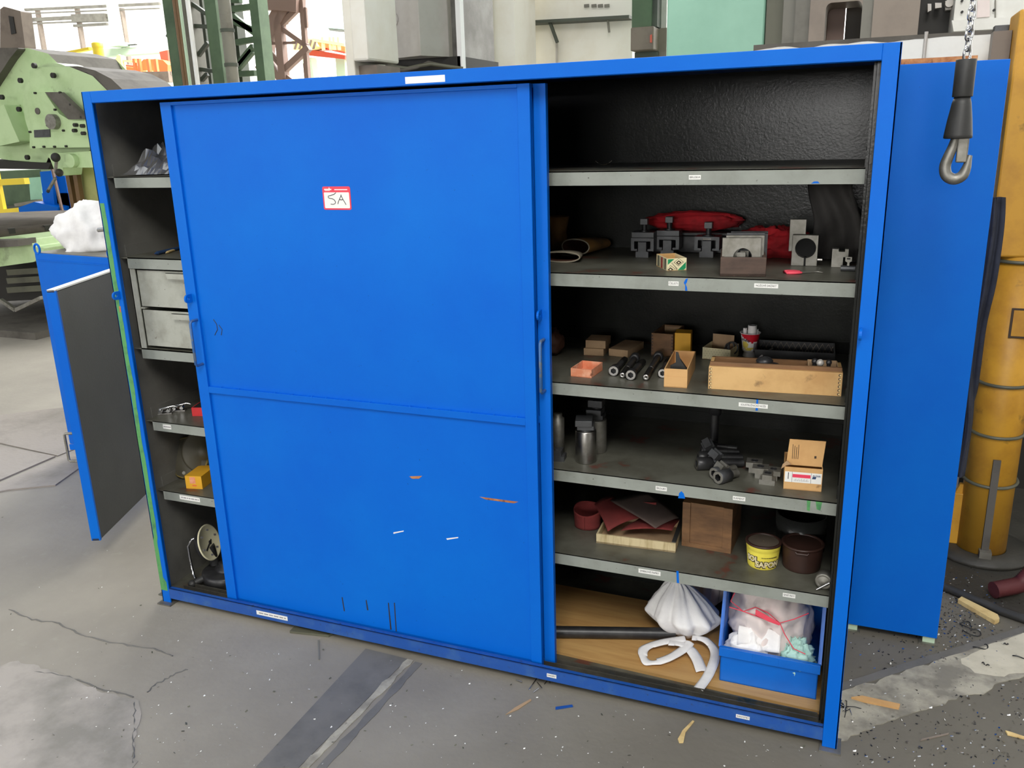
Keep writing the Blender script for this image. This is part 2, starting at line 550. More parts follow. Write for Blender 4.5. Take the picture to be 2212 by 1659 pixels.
def rect_loop(x0, x1, z0, z1):
    return [(x0, z0), (x1, z0), (x1, z1), (x0, z1)]


def ngon(cx_, cz_, r, n, a0=0.0):
    return [(cx_ + r * math.cos(a0 + 2 * PI * i / n), cz_ + r * math.sin(a0 + 2 * PI * i / n)) for i in range(n)]


def hz(*pts):
    return pts


# upright text facing -Y (towards the camera) : x right, y(text) up -> z
def face_front(x, y, z, rz=0.0, tilt=0.0):
    return TR(x, y, z, rz) @ Matrix.Rotation(PI / 2, 4, 'X') @ Matrix.Rotation(tilt, 4, 'Z')


# ---------------------------------------------------------------- the hall
def struct(o):
    o['kind'] = 'structure'
    return o


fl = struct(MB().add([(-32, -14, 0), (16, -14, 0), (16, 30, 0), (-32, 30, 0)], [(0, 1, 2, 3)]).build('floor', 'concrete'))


def patch(name, pts, z, m, jag=0.0, seed=1, bev=0.0):
    """thin inlay of the floor with an uneven outline"""
    r = random.Random(seed)
    out = []
    n = len(pts)
    for i in range(n):
        a, b = Vector(pts[i]), Vector(pts[(i + 1) % n])
        L = (b - a).length
        k = max(1, int(L / 0.025)) if jag else 1
        d = (b - a).normalized()
        nn = Vector((-d.y, d.x))
        for q in range(k):
            p = a.lerp(b, q / k)
            if jag and q:
                p = p + nn * jag * (noise.noise(Vector((p.x * 14, p.y * 14, seed))) + 0.6 * noise.noise(Vector((p.x * 45, p.y * 45, seed))))
            out.append((p.x, p.y))
    mb = MB().prism(out, -0.004, z)
    return mb.build(name, m, fl)


def g2(px, py):
    p = onZ(px, py, 0)
    return (p.x, p.y)


patch('floor_strip', [g2(790, 1402), g2(880, 1424), g2(645, 1659), g2(552, 1659)], 0.0022, 'concrete_dark')
patch('floor_seam', [g2(880, 1425), g2(893, 1428), g2(668, 1659), g2(650, 1659)], 0.0034, 'concrete_light', 0.010, 3)
patch('floor_seam', [g2(897, 1430), g2(912, 1434), g2(706, 1659), g2(684, 1659)], 0.0020, 'concrete_dark', 0.006, 4)
patch('floor_patch', [g2(1800, 1500), g2(1900, 1470), g2(2020, 1425), g2(2212, 1362), g2(2330, 1330), g2(2330, 1420), g2(2212, 1462), g2(2105, 1500), g2(1960, 1545), g2(1812, 1602)], 0.0030, 'concrete_light', 0.020, 6)
patch('floor_patch', [g2(2075, 1425), g2(2130, 1398), g2(2212, 1366), g2(2330, 1332), g2(2330, 1418), g2(2212, 1456), g2(2150, 1462), g2(2105, 1455)], 0.0036, 'concrete_white', 0.015, 16)
patch('floor_stain', [g2(2020, 1262), g2(2330, 1372), (5.2, 1.0), (5.2, 3.2), (2.9, 3.2), (2.9, 1.3)], 0.0012, 'oil_black', 0.02, 17)
for pts in ([(20, 1318), (70, 1338), (130, 1348), (175, 1372), (250, 1390), (330, 1402), (385, 1420)], [(405, 1445), (370, 1462), (335, 1478), (318, 1500)], [(70, 1450), (150, 1462), (215, 1488), (300, 1508)], [(292, 1515), (290, 1560), (287, 1610), (288, 1659)]):
    q = []
    for (ax, ay), (bx_, by_) in zip(pts, pts[1:]):
        for k_ in range(6):
            q.append(onZ(ax + (bx_ - ax) * k_ / 6 + random.uniform(-3, 3), ay + (by_ - ay) * k_ / 6 + random.uniform(-2, 2), 0.0))
    MB().tube(q, 0.0022, 5, rfun=lambda u: .0016 + .0022 * abs(math.sin(u * 23))).build('floor_crack', 'concrete_dark', fl)
patch('floor_strip', [g2(1815, 1478), g2(2240, 1345), g2(2250, 1356), g2(1815, 1494)], 0.0036, 'concrete_dark', 0.004, 7)
patch('floor_patch', [g2(-60, 1436), g2(40, 1428), g2(110, 1452), g2(180, 1480), g2(250, 1500), g2(300, 1515), g2(288, 1600), g2(285, 1700), g2(-60, 1700)], 0.0020, 'concrete_worn', 0.03, 8)
patch('floor_plate', [g2(-60, 1075), g2(165, 975), g2(190, 1000), g2(120, 1050), g2(20, 1060)], 0.008, 'floor_plate')
patch('floor_plate', [g2(-60, 1066), g2(-60, 955), g2(120, 988)], 0.010, 'floor_plate')
patch('floor_plate', [g2(-60, 945), g2(125, 986), g2(170, 968), g2(150, 880), g2(-60, 905)], 0.006, 'floor_plate')

for nm, x0, x1, y0, y1, m in (('wall_back', -32, 16, 29.7, 30, 'wall_white'), ('wall_left', -32, -31.7, -14, 30, 'wall_white'), ('wall_right', 15.7, 16, -14, 30, 'wall_white')):
    struct(MB().box(x0, x1, y0, y1, 0, 14, 0).build(nm, m))

struct(MB().box(-32, 16, -14, -13.7, 0, 9).build('wall_front_blocker', 'wall_grey'))  # unseen wall behind the camera, added to block low frontal sky light
mw = mat('window_glow', (0.9, 0.95, 1, 1))
mw.node_tree.nodes['Principled BSDF'].inputs['Emission Color'].default_value = (1.0, 0.98, 0.95, 1)
mw.node_tree.nodes['Principled BSDF'].inputs['Emission Strength'].default_value = 13.0
for i, (x0, x1, z0, z1) in enumerate(((0.8, 4.4, 1.5, 3.8), (-7.4, -3.8, 2.2, 4.4), (-14, -10.4, 2.2, 4.4))):
    wn = struct(MB().box(x0, x1, -13.72, -13.69, z0, z1).build('window_%d' % (i + 1), 'window_glow'))
    for k_ in range(5):
        MB().box(x0 + k_ * .9 - .03, x0 + k_ * .9 + .03, -13.70, -13.66, z0, z1).build('window_frame', 'wall_grey', wn)

# ---------------------------------------------------------------- the tool cabinet
W, H = 2.6106, 2.0
XL, XR = 0.0415, 0.0424
YB = 0.75                                     # inside of the back panel
ZT, ZRT, ZRB = 1.960, 0.072, 0.026            # opening top, rail top, rail bottom
ZS = (1.706, 1.402, 1.048, 0.747, 0.440)      # tops of the shelves on the open side
YS = 0.140
cab = thing('tool_cabinet', 'wide blue steel sliding-door cabinet marked 5A with open tool shelves', 'cabinet')


def cpart(mb, name, mats, bevel=0.0, parent=cab, label=None):
    o = mb.build(name, mats, parent, bevel=bevel)
    if label: o['label'] = label
    return o


# posts
cpart(MB().box(0, XL, 0, 0.006, 0.006, H).box(0, 0.006, 0.0, 0.05, 0.006, H), 'post', 'blue_paint', 0.0015)
cpart(MB().box(W - XR, W, 0, 0.006, 0.006, H).box(W - 0.006, W, 0.0, 0.05, 0.006, H), 'post', 'blue_paint', 0.0015)
cpart(MB().box(-0.03, 0.02, YB - 0.02, YB + 0.02, 0.006, H), 'post', 'blue_paint')
cpart(MB().box(W - 0.05, W, YB - 0.02, YB + 0.02, 0.006, H), 'post', 'blue_paint')
cpart(MB().box(XL, W - XR, 0.0, 0.006, ZT, H).box(XL, W - XR, 0.0, 0.012, ZT, ZT + 0.004), 'top_rail', 'blue_paint', 0.0015)
cpart(MB().box(XL, W - XR, 0.0, 0.006, ZRB, ZRT).box(XL, W - XR, 0.0, 0.02, ZRT - 0.004, ZRT), 'bottom_rail', 'blue_scuffed', 0.0015)
cpart(MB().box(0.006, W - 0.006, 0.006, YB + 0.02, H - 0.006, H).box(-0.026, 0.006, 0.06, YB + 0.02, H - 0.006, H), 'top_panel', 'blue_scuffed')
cpart(MB().box(-0.030, -0.024, 0.055, YB, 0.03, H - 0.006), 'side_panel', 'interior_lit')
cpart(MB().box(W - 0.058, W - 0.052, 0.09, YB, 0.03, H - 0.006).box(W - 0.051, W - 0.006, 0.05, YB, 0.03, H - 0.008), 'side_panel', ['interior_shaded'])
cpart(MB().box(-0.03, W - 0.052, YB, YB + 0.004, 0.03, H - 0.006), 'back_panel', 'interior_shaded')
cpart(MB().box(-0.024, W - 0.058, 0.004, YB, 0.026, 0.032), 'bottom_panel', 'shelf_grime')
cpart(MB().box(1.150, 1.156, 0.10, YB, 0.032, H - 0.006), 'partition', 'interior_shaded')
for y in (0.030, 0.062, 0.086):
    cpart(MB().box(0.06, W - XR - 0.02, y, y + 0.004, 0.032, 0.056), 'door_track', 'track_grime')
for x0, x1, y in ((-0.012, 0.055, -0.02), (W - 0.05, W + 0.012, -0.02), (-0.012, 0.055, YB - 0.03), (W - 0.05, W + 0.012, YB - 0.03)):
    cpart(MB().box(x0, x1, y, y + 0.075, 0, 0.006), 'foot_plate', 'dull_steel')


def lug(parent, x, y, z, size=0.034, m='blue_paint'):
    """flat drilled padlock lug standing out from the front"""
    mb = MB()
    prof = [(0.0, -size * .45), (size * 0.55, -size * .45)] + [(size * 0.55 + size * .45 * math.cos(a), size * .45 * math.sin(a)) for a in [(-PI / 2 + PI * i / 8) for i in range(1, 8)]] + [(size * 0.55, size * .45), (0, size * .45)]
    # outline in y(out)-z plane with a drilled hole shown through
    T = Matrix(((0, 0, 1, 0), (-1, 0, 0, 0), (0, 1, 0, 0), (0, 0, 0, 1)))
    n = 16
    hole = [(size * 0.55 + size * .17 * math.cos(2 * PI * i / n), size * .17 * math.sin(2 * PI * i / n)) for i in range(n)]
    big = []
    for i in range(n):
        a = 2 * PI * i / n
        c, q = math.cos(a), math.sin(a)
        if c >= 0:
            big.append((size * .55 + size * .45 * c, size * .45 * q))
        else:
            t = min(size * .55 / -c, size * .45 / max(1e-6, abs(q)))
            big.append((size * .55 + c * t, q * t))
    h = 0.0035
    vs = [(a, b, -h) for a, b in big] + [(a, b, -h) for a, b in hole] + [(a, b, h) for a, b in big] + [(a, b, h) for a, b in hole]
    fs = []
    for i in range(n):
        j = (i + 1) % n
        fs += [(j, i, n + i, n + j), (2 * n + i, 2 * n + j, 3 * n + j, 3 * n + i), (i, j, 2 * n + j, 2 * n + i), (n + j, n + i, 3 * n + i, 3 * n + j)]
    mb.add(vs, fs, 0, False, TR(x, y, z) @ T)
    return mb.build('lug', m, parent)


lug(cab, 0.030, 0.0, 1.287)
lug(cab, W - XR + 0.006, 0.0, 1.292)

# green masking stripe left on the post
r = random.Random(3)
zz = [1.62 - i * 0.02 for i in range(79)]
pl, pr = [], []
for i, z in enumerate(zz):
    w = 0.020 + 0.004 * noise.noise(Vector((z * 9, 0, 2))) + 0.0015 * r.random()
    if 1.24 < z < 1.30: w -= 0.006
    off = 0.006 + 0.003 * noise.noise(Vector((z * 5, 4, 2)))
    if z < 0.30: off = 0.001
    if z < 0.12: w = 0.034
    pl.append((off, z)); pr.append((off + w, z))
cpart(MB().xz(pl + pr[::-1], -0.0006, 0.001), 'paint_stripe', 'green_paint', label='worn green paint stripe')
cpart(MB().xz([(0.017, 1.243), (0.026, 1.245), (0.025, 1.222), (0.018, 1.221)], -0.0009, 0.001), 'paint_mark', 'rust')


# sliding doors
def door(x0, x1, y, name, hx, lug_x, detail=True):
    """local frame: front face of the stiles at y"""
    d = MB().box(x0, x1, y + 0.010, y + 0.013, 0.055, 1.951).build(name, 'blue_paint', cab, bevel=0.0)
    t = 0.020
    def sub(mb, nm, m='blue_paint', b=0.001, lab=None):
        o = mb.build(nm, m, d, bevel=b)
        if lab: o['label'] = lab
        return o
    sub(MB().box(x0, x0 + 0.046, y, y + t, 0.046, 1.953), 'stile')
    sub(MB().box(x1 - 0.038, x1, y, y + t, 0.046, 1.953), 'stile')
    sub(MB().box(x0 + 0.046, x1 - 0.038, y, y + t, 1.942, 1.953), 'top_frame')
    sub(MB().box(x0 + 0.046, x1 - 0.038, y, y + t, 0.929, 0.953), 'cross_rail')
    sub(MB().box(x0 + 0.046, x1 - 0.038, y + 0.004, y + t, 0.046, 0.060), 'bottom_frame', 'blue_scuffed')
    if detail:
        rr = random.Random(5)
        for i in range(16):
            xx = x0 + 0.10 + i * 0.078 + rr.uniform(-.01, .01)
            sub(MB().sphere((xx, y + 0.0035, 0.954), 0.0032, 8, 0, None, 0.7), 'weld_bead', 'blue_paint', 0)
    # handle
    z0, z1, out = 1.040, 1.205, 0.036
    path = [(hx, y + 0.002, z1), (hx, y - out * .8, z1), (hx, y - out, z1 - 0.006), (hx, y - out, z0 + 0.006), (hx, y - out * .8, z0), (hx, y + 0.002, z0)]
    sub(MB().tube(path, 0.0052, 12), 'handle', 'blue_steel', 0, 'worn blue bar handle')
    lug(d, lug_x, y, 1.284)
    return d


rear = door(0.345, 1.690, 0.064, 'sliding_door', 1.672, 1.664, False)
front = door(0.316, 1.655, 0.028, 'sliding_door', 0.352, 0.340)
YD = 0.028


def on_door(px, py):
    return onY(px, py, YD + 0.010)


# card pocket with the handwritten 5A
a, b, c_, d_ = on_door(696, 403), on_door(756, 403), on_door(702, 453), on_door(758, 453)
sx0, sx1, sz0, sz1 = a.x, b.x, c_.z, a.z
sw, sh = sx1 - sx0, sz1 - sz0
mb = MB()
yy = YD + 0.0096


def rrect(x0, x1, z0, z1, r, n=5):
    out = []
    for cx_, cz_, a0 in ((x1 - r, z1 - r, 0), (x0 + r, z1 - r, PI / 2), (x0 + r, z0 + r, PI), (x1 - r, z0 + r, 1.5 * PI)):
        out += [(cx_ + r * math.cos(a0 + PI / 2 * i / n), cz_ + r * math.sin(a0 + PI / 2 * i / n)) for i in range(n + 1)]
    return out


mb.xz(rrect(sx0, sx1, sz0, sz1, 0.006), yy - 0.0006, yy, 0)
mb.xz(rrect(sx0 + 0.005, sx1 - 0.005, sz0 + 0.005, sz1 - sh * .25, 0.003), yy - 0.0012, yy, 1)


def U(u, v):
    return (sx0 + u * sw, yy - 0.0016, sz1 - v * sh)


def stroke(mb, pts, w, mi):
    mb.tube([U(*p) for p in pts], w, 6, mi)


stroke(mb, [(0.49, .26), (.42, .33), (.30, .38), (.20, .405), (.195, .47), (.24, .505), (.34, .52), (.41, .57), (.45, .66), (.43, .73), (.36, .765), (.27, .75)], 0.0011, 2)
stroke(mb, [(.665, .345), (.66, .40), (.61, .52), (.555, .64), (.53, .75)], 0.0010, 2)
stroke(mb, [(.665, .345), (.67, .40), (.72, .54), (.79, .70), (.82, .78)], 0.0010, 2)
stroke(mb, [(.595, .545), (.65, .572), (.73, .555)], 0.0013, 2)
mb.box(sx0 + sw * .07, sx0 + sw * .33, yy - 0.0012, yy, sz1 - sh * .15, sz1 - sh * .10, 1)
mb.box(sx0 + sw * .09, sx0 + sw * .27, yy - 0.0012, yy, sz1 - sh * .185, sz1 - sh * .165, 1)
mb.xz([(sx0 + sw * .23, sz1 - sh * .10), (sx0 + sw * .25, sz1 - sh * .03), (sx0 + sw * .28, sz1 - sh * .10)], yy - 0.0012, yy, 1)
mb.box(sx0 + sw * .44, sx0 + sw * .90, yy - 0.0012, yy, sz1 - sh * .155, sz1 - sh * .115, 1)
o = mb.build('card_holder', ['sticker_red', 'white_sticker', 'ink'], front)
o['label'] = 'red-framed card with handwritten 5A'

# scratches and runs on the front door
for pts, m in ((((884, 1029), (912, 1028), (905, 1034), (890, 1034)), 'rust'), (((1036, 1073), (1120, 1084), (1110, 1087), (1050, 1079)), 'rust'),
               (((850, 1150), (872, 1146), (872, 1148), (850, 1153)), 'white_sticker'), (((964, 1163), (990, 1160), (990, 1162), (966, 1166)), 'white_sticker'),
               (((838, 1302), (840, 1302), (846, 1360), (843, 1360)), 'ink'), (((851, 1302), (853, 1302), (857, 1364), (855, 1364)), 'ink'),
               (((738, 1290), (740, 1290), (745, 1320), (743, 1320)), 'ink'), (((790, 1296), (792, 1296), (796, 1318), (793, 1318)), 'ink')):
    q = [on_door(*p) for p in pts]
    MB().xz([(p.x, p.z) for p in q], YD + 0.0094, YD + 0.011).build('scratch', m, front)
for pts in (((461, 690), (468, 700), (470, 712), (464, 724)), ((473, 702), (480, 712), (478, 724))):
    MB().tube([on_door(*p) for p in pts], 0.0016, 6).build('scratch', 'ink', front)


# shelves -------------------------------------------------------------------
def shelf(x0, x1, y0, z, lip, name='shelf', xlip=None, wall='interior_shaded'):
    mb = MB()
    xlip = x0 if xlip is None else xlip
    mb.box(x0, x1, y0, YB, z - 0.004, z, 1)
    mb.box(xlip, x1, y0, y0 + 0.003, z - lip, z - 0.0005, 0)
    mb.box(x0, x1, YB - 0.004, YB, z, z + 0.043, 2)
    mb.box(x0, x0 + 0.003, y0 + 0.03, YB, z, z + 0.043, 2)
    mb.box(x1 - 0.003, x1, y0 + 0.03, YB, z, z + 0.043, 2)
    return mb.build(name, ['shelf_paint', 'shelf_grime', wall], cab)


XW = W - 0.058
RS = [shelf(1.156, XW, YS, z, 0.0425) for z in ZS]
YL = 0.080
LS = {}
for k, z in (('top', 1.7085), ('third', 0.7665), ('fourth', 0.4685)):
    LS[k] = shelf(-0.024, 1.150, YL + (0.0 if k == 'top' else 0.004), z, 0.040, 'shelf', 0.006, 'interior_lit')


def lip_label(parent, px, py, y, wpx, text, hpx=9.0, size=None, lines=0):
    p = onY(px, py, y)
    k = (onY(px + 10, py, y) - onY(px, py, y)).length / 10
    w, h = wpx * k * 1.0, hpx * k * 1.05
    mb = MB().box(p.x - w / 2, p.x + w / 2, y - 0.0007, y + 0.001, p.z - h / 2, p.z + h / 2, 0)
    if text:
        mb.text(text, h * 0.66, face_front(p.x, y - 0.0009, p.z), 1, width=w * 0.86)
    elif lines:
        rr = random.Random(int(px))
        x = p.x - w * .42
        while x < p.x + w * .40:
            l = rr.uniform(.06, .15) * w
            mb.box(x, min(x + l, p.x + w * .45), y - 0.0010, y, p.z - h * .14, p.z + h * .14, 1)
            x += l + w * .03
    return mb.build('label_strip', ['white_sticker', 'ink_grey' if lines else 'ink'], parent)


for i, px, py, wp, t in ((0, 1501, 383, 26, 'BRUSKA'), (1, 1455, 612.5, 22, 'ČELISTI'), (1, 1655, 617.5, 52, 'NOŽOVÉ DRŽÁKY'),
                         (2, 1627, 876, 63, 'SOUSTRUŽNICKÉ NOŽE'), (3, 1428.5, 1055.5, 24, 'ŠROUBY'), (3, 1596.5, 1077, 27, 'KAMENY'),
                         (4, 1403, 1236, 47, 'SMIRKOVÉ PAPÍRY'), (4, 1704.5, 1286.5, 27, 'SMETÁKY')):
    lip_label(RS[i], px, py, YS, wp, t)
lip_label(LS['third'], 361, 922, YL + 0.004, 17, '', 7, lines=1)
lip_label(LS['fourth'], 410, 1077, YL + 0.004, 42, '', 7, lines=1)
lip_label(cab, 587.5, 1329.5, 0.0, 64, '', 7.5, lines=1)
lip_label(cab, 1191.5, 1460, 0.0, 20, 'HADRY', 7.5)
lip_label(cab, 1604.5, 1549, 0.0, 29, 'KANYSTRY', 8)
lip_label(cab, 918, 171.5, 0.0, 86, '', 12)


def lip_mark(parent, pts, m):
    q = [onY(px, py, YS) for px, py in pts]
    return MB().xz([(p.x, p.z) for p in q], YS - 0.0005, YS + 0.001).build('paint_mark', m, parent)


lip_mark(RS[0], [(1752, 396.5), (1758, 392), (1766, 391.5), (1771, 396)], 'blue_paint')
lip_mark(RS[1], [(1481, 603), (1486, 601), (1484, 610), (1481, 614), (1484, 620), (1485, 628), (1480, 628), (1480, 616), (1477, 611)], 'blue_paint')
lip_mark(RS[2], [(1634, 863), (1638, 863), (1637, 887), (1632, 887)], 'blue_paint')
lip_mark(RS[3], [(1465, 1076), (1467, 1065), (1472, 1061), (1477, 1066), (1480, 1077)], 'blue_paint')
lip_mark(RS[3], [(1743, 1081), (1751, 1082), (1749, 1104), (1743, 1102)], 'green_paint')
lip_mark(RS[3], [(1762, 1083), (1776, 1085), (1772, 1103), (1764, 1100)], 'green_paint')
lip_mark(RS[4], [(1461, 1233), (1466, 1234), (1467, 1260), (1462, 1259)], 'blue_paint')

# drawer unit on the narrow side
cpart(MB().box(-0.024, 1.150, YL, YB, 1.410, 1.414, 1).box(0.012, 1.15, YL, YL + 0.003, 1.373, 1.414, 0)
      .box(-0.024, -0.021, YL + .03, YB, 1.414, 1.457, 2).box(-0.024, 1.15, YB - .004, YB, 1.414, 1.457, 2), 'shelf', ['shelf_paint', 'shelf_grime', 'interior_lit'])
cpart(MB().box(-0.024, 1.150, YL, YB, 1.060, 1.064, 1).box(0.012, 1.15, YL, YL + 0.003, 1.024, 1.064, 0), 'shelf', ['shelf_paint', 'shelf_grime'])
cpart(MB().box(0.006, 0.034, YL + 0.004, YL + 0.008, 1.064, 1.373).box(0.006, 0.010, YL + 0.004, YB - 0.1, 1.064, 1.41)
      .box(0.030, 0.052, YL + 0.008, YL + 0.03, 1.219, 1.224), 'drawer_frame', 'drawer_grey')
for z0, z1 in ((1.228, 1.366), (1.074, 1.214)):
    dr = cpart(MB().box(0.036, 0.56, YL + 0.012, YL + 0.016, z0, z1).box(0.04, 0.044, YL + .016, YL + 0.5, z0, z1 - .02).box(0.556, 0.56, YL + .016, YL + 0.5, z0, z1 - .02)
               .box(0.04, 0.56, YL + .016, YL + 0.5, z0, z0 + 0.003).box(0.04, 0.56, YL + .5, YL + .504, z0, z1 - .02), 'drawer', 'drawer_grey', 0.001)
    MB().xz([(0.190, z1 - 0.004), (0.40, z1 - 0.004), (0.396, z1 - 0.026), (0.196, z1 - 0.026)], YL - 0.006, YL - 0.004).box(0.190, 0.40, YL - 0.006, YL + 0.013, z1 - 0.006, z1 - 0.004).build('pull', 'drawer_grey', dr)


# ---------------------------------------------------------------- things on the shelves
def base(pl, pr, z):
    """front bottom edge of an upright thing: corner, heading and width"""
    a, b = onZ(pl[0], pl[1], z), onZ(pr[0], pr[1], z)
    return a, math.atan2(b.y - a.y, b.x - a.x), (b - a).length


def obox(mb, w, d, h, t=0.003, mi=0, mi_in=None, fl=None):
    mi_in = mi if mi_in is None else mi_in
    fl = t if fl is None else fl
    mb.box(0, w, 0, d, 0, fl, mi_in)
    mb.box(0, w, 0, t, 0, h, mi)
    mb.box(0, w, d - t, d, 0, h, mi_in)
    mb.box(0, t, t, d - t, 0, h, mi)
    mb.box(w - t, w, t, d - t, 0, h, mi)
    return mb


Z1, Z2, Z3, Z4, Z5 = ZS
ZB = 0.032

# --- shelf 1
p = onZ(1304, 357, Z1)
tag(MB().grid(lambda u, v: (0.055 * (u - .5), 0.018 * (v - .5), 0.003 + 0.012 * (2 * u - 1) ** 2), 10, 3, 0.0008).build('paper_curl', 'felt_grey', loc=(p.x, p.y, Z1), rz=0.3),
    'small curled paper scrap on the empty top shelf', 'paper')

# --- shelf 2
def roll(name, c, a, b, L, yaw, z, label, sk=0.0, mo='leather', group='rolled leather on the second shelf'):
    """strip rolled into an open flattened loop, opening towards local -y"""
    mb = MB()
    n = 36
    def ring(y, s, t):
        return [(a * s * (abs(math.cos(q)) ** 0.8) * (1 if math.cos(q) > 0 else -1) - (t * math.cos(q)), y,
                 b * s + b * s * math.sin(q) + sk * a * math.cos(q) - t * math.sin(q)) for q in [2 * PI * i / n for i in range(n)]]
    for t, mi, flip in ((0.0, 0, False), (0.0045, 1, True)):
        vs, fs = [], []
        ks = 8
        for j in range(ks + 1):
            s = 1 - 0.35 * (j / ks) ** 1.5
            vs += ring(L * j / ks, s, t)
        for j in range(ks):
            for i in range(n):
                f = (j * n + i, j * n + (i + 1) % n, (j + 1) * n + (i + 1) % n, (j + 1) * n + i)
                fs.append(f[::-1] if not flip else f)
        mb.add(vs, fs, mi, True)
    ro, ri = ring(0, 1, 0.0), ring(0, 1, 0.0045)
    mb.add(ro + ri, [(i, (i + 1) % n, n + (i + 1) % n, n + i) for i in range(n)], 2, False)
    mn = min(v.z for v in mb.v)
    for v in mb.v: v.z -= mn
    return tag(mb.build(name, [mo, 'brown_leather', 'felt_grey'], loc=(c.x, c.y, z), rz=yaw), label, 'leather', group)


roll('leather_roll', onZ(1243, 553, Z2), 0.056, 0.028, 0.20, -0.20, Z2 + 0.004, 'tan leather strip rolled into a flattened open loop beside door', 0.0)
roll('leather_roll', onZ(1212, 567, Z2), 0.066, 0.0185, 0.12, 0.05, Z2, 'flattened grey felt loop lying under the tan leather roll', 0.0, 'felt_grey')
p = onZ(1187, 545, Z2)
tag(MB().lathe([(0.030, 0), (0.038, 0.03), (0.034, 0.06), (0.045, 0.12), (0.041, 0.12), (0.030, 0.06), (0.034, 0.03), (0.026, 0.002)], 28).build('leather_cuff', 'leather', loc=(p.x, p.y + .09, Z2)),
    'upright tan leather cuff half hidden by the sliding door', 'leather')


def clamp(px, py, s, rz, label, slot=True, hid=False):
    p = onZ(px, py, Z2)
    t = thing('slot_clamp', label, 'clamp', (p.x, p.y, Z2), rz, 'black clamps with square-headed bolts')
    w, h = 0.036 * s, 0.052 * s
    z0 = 0.020 * s
    # C shaped body
    MB().xz([(-w, z0), (-w * .46, z0), (-w * .46, z0 + .006 * s), (-w * .72, z0 + .006 * s), (-w * .72, z0 + .030 * s), (w * .72, z0 + .030 * s), (w * .72, z0 + .006 * s), (w * .46, z0 + .006 * s), (w * .46, z0), (w, z0), (w, z0 + .040 * s), (-w, z0 + .040 * s)], 0, 0.055 * s).build('body', 'gunmetal', t, bevel=0.0012)
    if slot:
        MB().box(-w * .98, w * .98, 0.002, 0.053 * s, z0 + .041 * s, z0 + .058 * s).build('jaw', 'gunmetal', t, bevel=0.001)
        zt = z0 + .058 * s
    else:
        zt = z0 + .040 * s
        MB().box(-.012 * s, .012 * s, -0.0006, 0.001, z0 + .031 * s, z0 + .036 * s).build('bright_mark', 'chrome', t)
    # T slide with a foot
    MB().xz([(-w * .56, 0), (w * .56, 0), (w * .56, .018 * s), (w * .36, .018 * s), (w * .36, z0 + .028 * s), (-w * .36, z0 + .028 * s), (-w * .36, .018 * s), (-w * .56, .018 * s)], -0.003, 0.050 * s).build('slide', 'gunmetal', t, bevel=0.0012)
    b = MB().cyl((0, .027 * s, zt), (0, .027 * s, zt + .004 * s), .017 * s, n=24).cyl((0, .027 * s, zt + .004 * s), (0, .027 * s, zt + .024 * s), .008 * s, .0085 * s).build('bolt', 'black_steel', t)
    MB().box(-.0115 * s, .0115 * s, .0155 * s, .0385 * s, zt + .022 * s, zt + .040 * s).build('bolt_head', 'gunmetal', b, bevel=0.001)
    return t


clamp(1387, 556, 1.08, 0.0, 'black slot clamp with square-headed bolt furthest from the wooden plate box', True)
clamp(1441, 553, 1.10, 0.0, 'black slot clamp with square-headed bolt behind the striped green box', True)
clamp(1525.5, 556, 1.14, 0.0, 'black slot clamp with a bright mark on its front', False)

q1, q2 = onY(1395, 500, .64), onY(1596, 500, .64)
zc_ = q1.z
t = thing('dark_filler', 'long dark box added under the red pouch', 'case', (q1.x, .635, Z2))  # added box that fills the dark area beneath the pouch
MB().box(0, q2.x - q1.x, 0, .095, 0, zc_ - Z2 - .012).build('body', 'black_steel', t, bevel=.004)
MB().box(-.002, q2.x - q1.x + .002, -.002, .097, zc_ - Z2 - .012, zc_ - Z2).build('lid', 'black_steel', t, bevel=.003)
ph = onY(1497, 458, .68).z - zc_
tag(MB().blob((0, 0, ph * .52), ((q2.x - q1.x) * .50, 0.042, ph * .52), 3, 0.16, 2.4, 48, 0, 0.0).build('red_pouch', 'red_cloth', loc=((q1.x + q2.x) / 2, 0.683, zc_)),
    'crumpled red cloth pouch lying on the dark filler box', 'pouch')
pr_ = onY(1668, 520, 0.62)
tag(MB().blob((0, 0, 0.035), (0.12, 0.07, 0.055), 5, 0.3, 3.2, 48, 0, 0.0, 0.05).build('red_rag', 'red_cloth', loc=(pr_.x, 0.62, Z2)),
    'dark red rag bundle behind the steel plates', 'rag')

# striped little box
A, rz, w = base((1441, 585.5), (1482.5, 583.5), Z2)
h = vz(A, 559) - Z2
t = thing('parts_box', 'small open box with green and cream diagonal print', 'box', (A.x, A.y, Z2), rz)
obox(MB(), w, 0.115, h, 0.0022, 0, 1).build('body', ['cream_card', 'wood_light'], t)


def dec(polys, mi, y, mb):
    for pl in polys:
        mb.xz([(u * w, v * h) for u, v in pl], y, 0.0005, mi)


mb = MB()
dec([[(.03, .50), (.03, .95), (.36, .95)], [(.55, .03), (.97, .68), (.97, .18), (.85, .03)]], 0, -0.0004, mb)
def diam(cu, cv, s):
    return [(cu - s, cv), (cu, cv - s * 1.25), (cu + s, cv), (cu, cv + s * 1.25)]
for cu, cv in ((.59, .68), (.17, .14)):
    for k, (s, mi) in enumerate(((.26, 1), (.225, 2), (.15, 1), (.06, 2))):
        q = [(min(max(u, .01), .99), min(max(v, .01), .99)) for u, v in diam(cu, cv - (.03 if k > 1 else 0), s)]
        dec([q], mi, -0.0006 - k * 0.0002, mb)
mb.text('KOVOWEJ', h * .15, face_front(w * .37, -0.0007, h * .38, 0, -0.85), 1)
mb.build('printed_front', ['print_green', 'print_dark', 'cream_card'], t)
mb = MB()
for y0, y1, m_ in ((.012, .030, 0), (.036, .042, 0), (.048, .066, 1), (.072, .078, 0), (.084, .104, 0)):
    mb.box(-0.0004, 0.0005, y0, y1, 0.002, h - 0.002, m_)
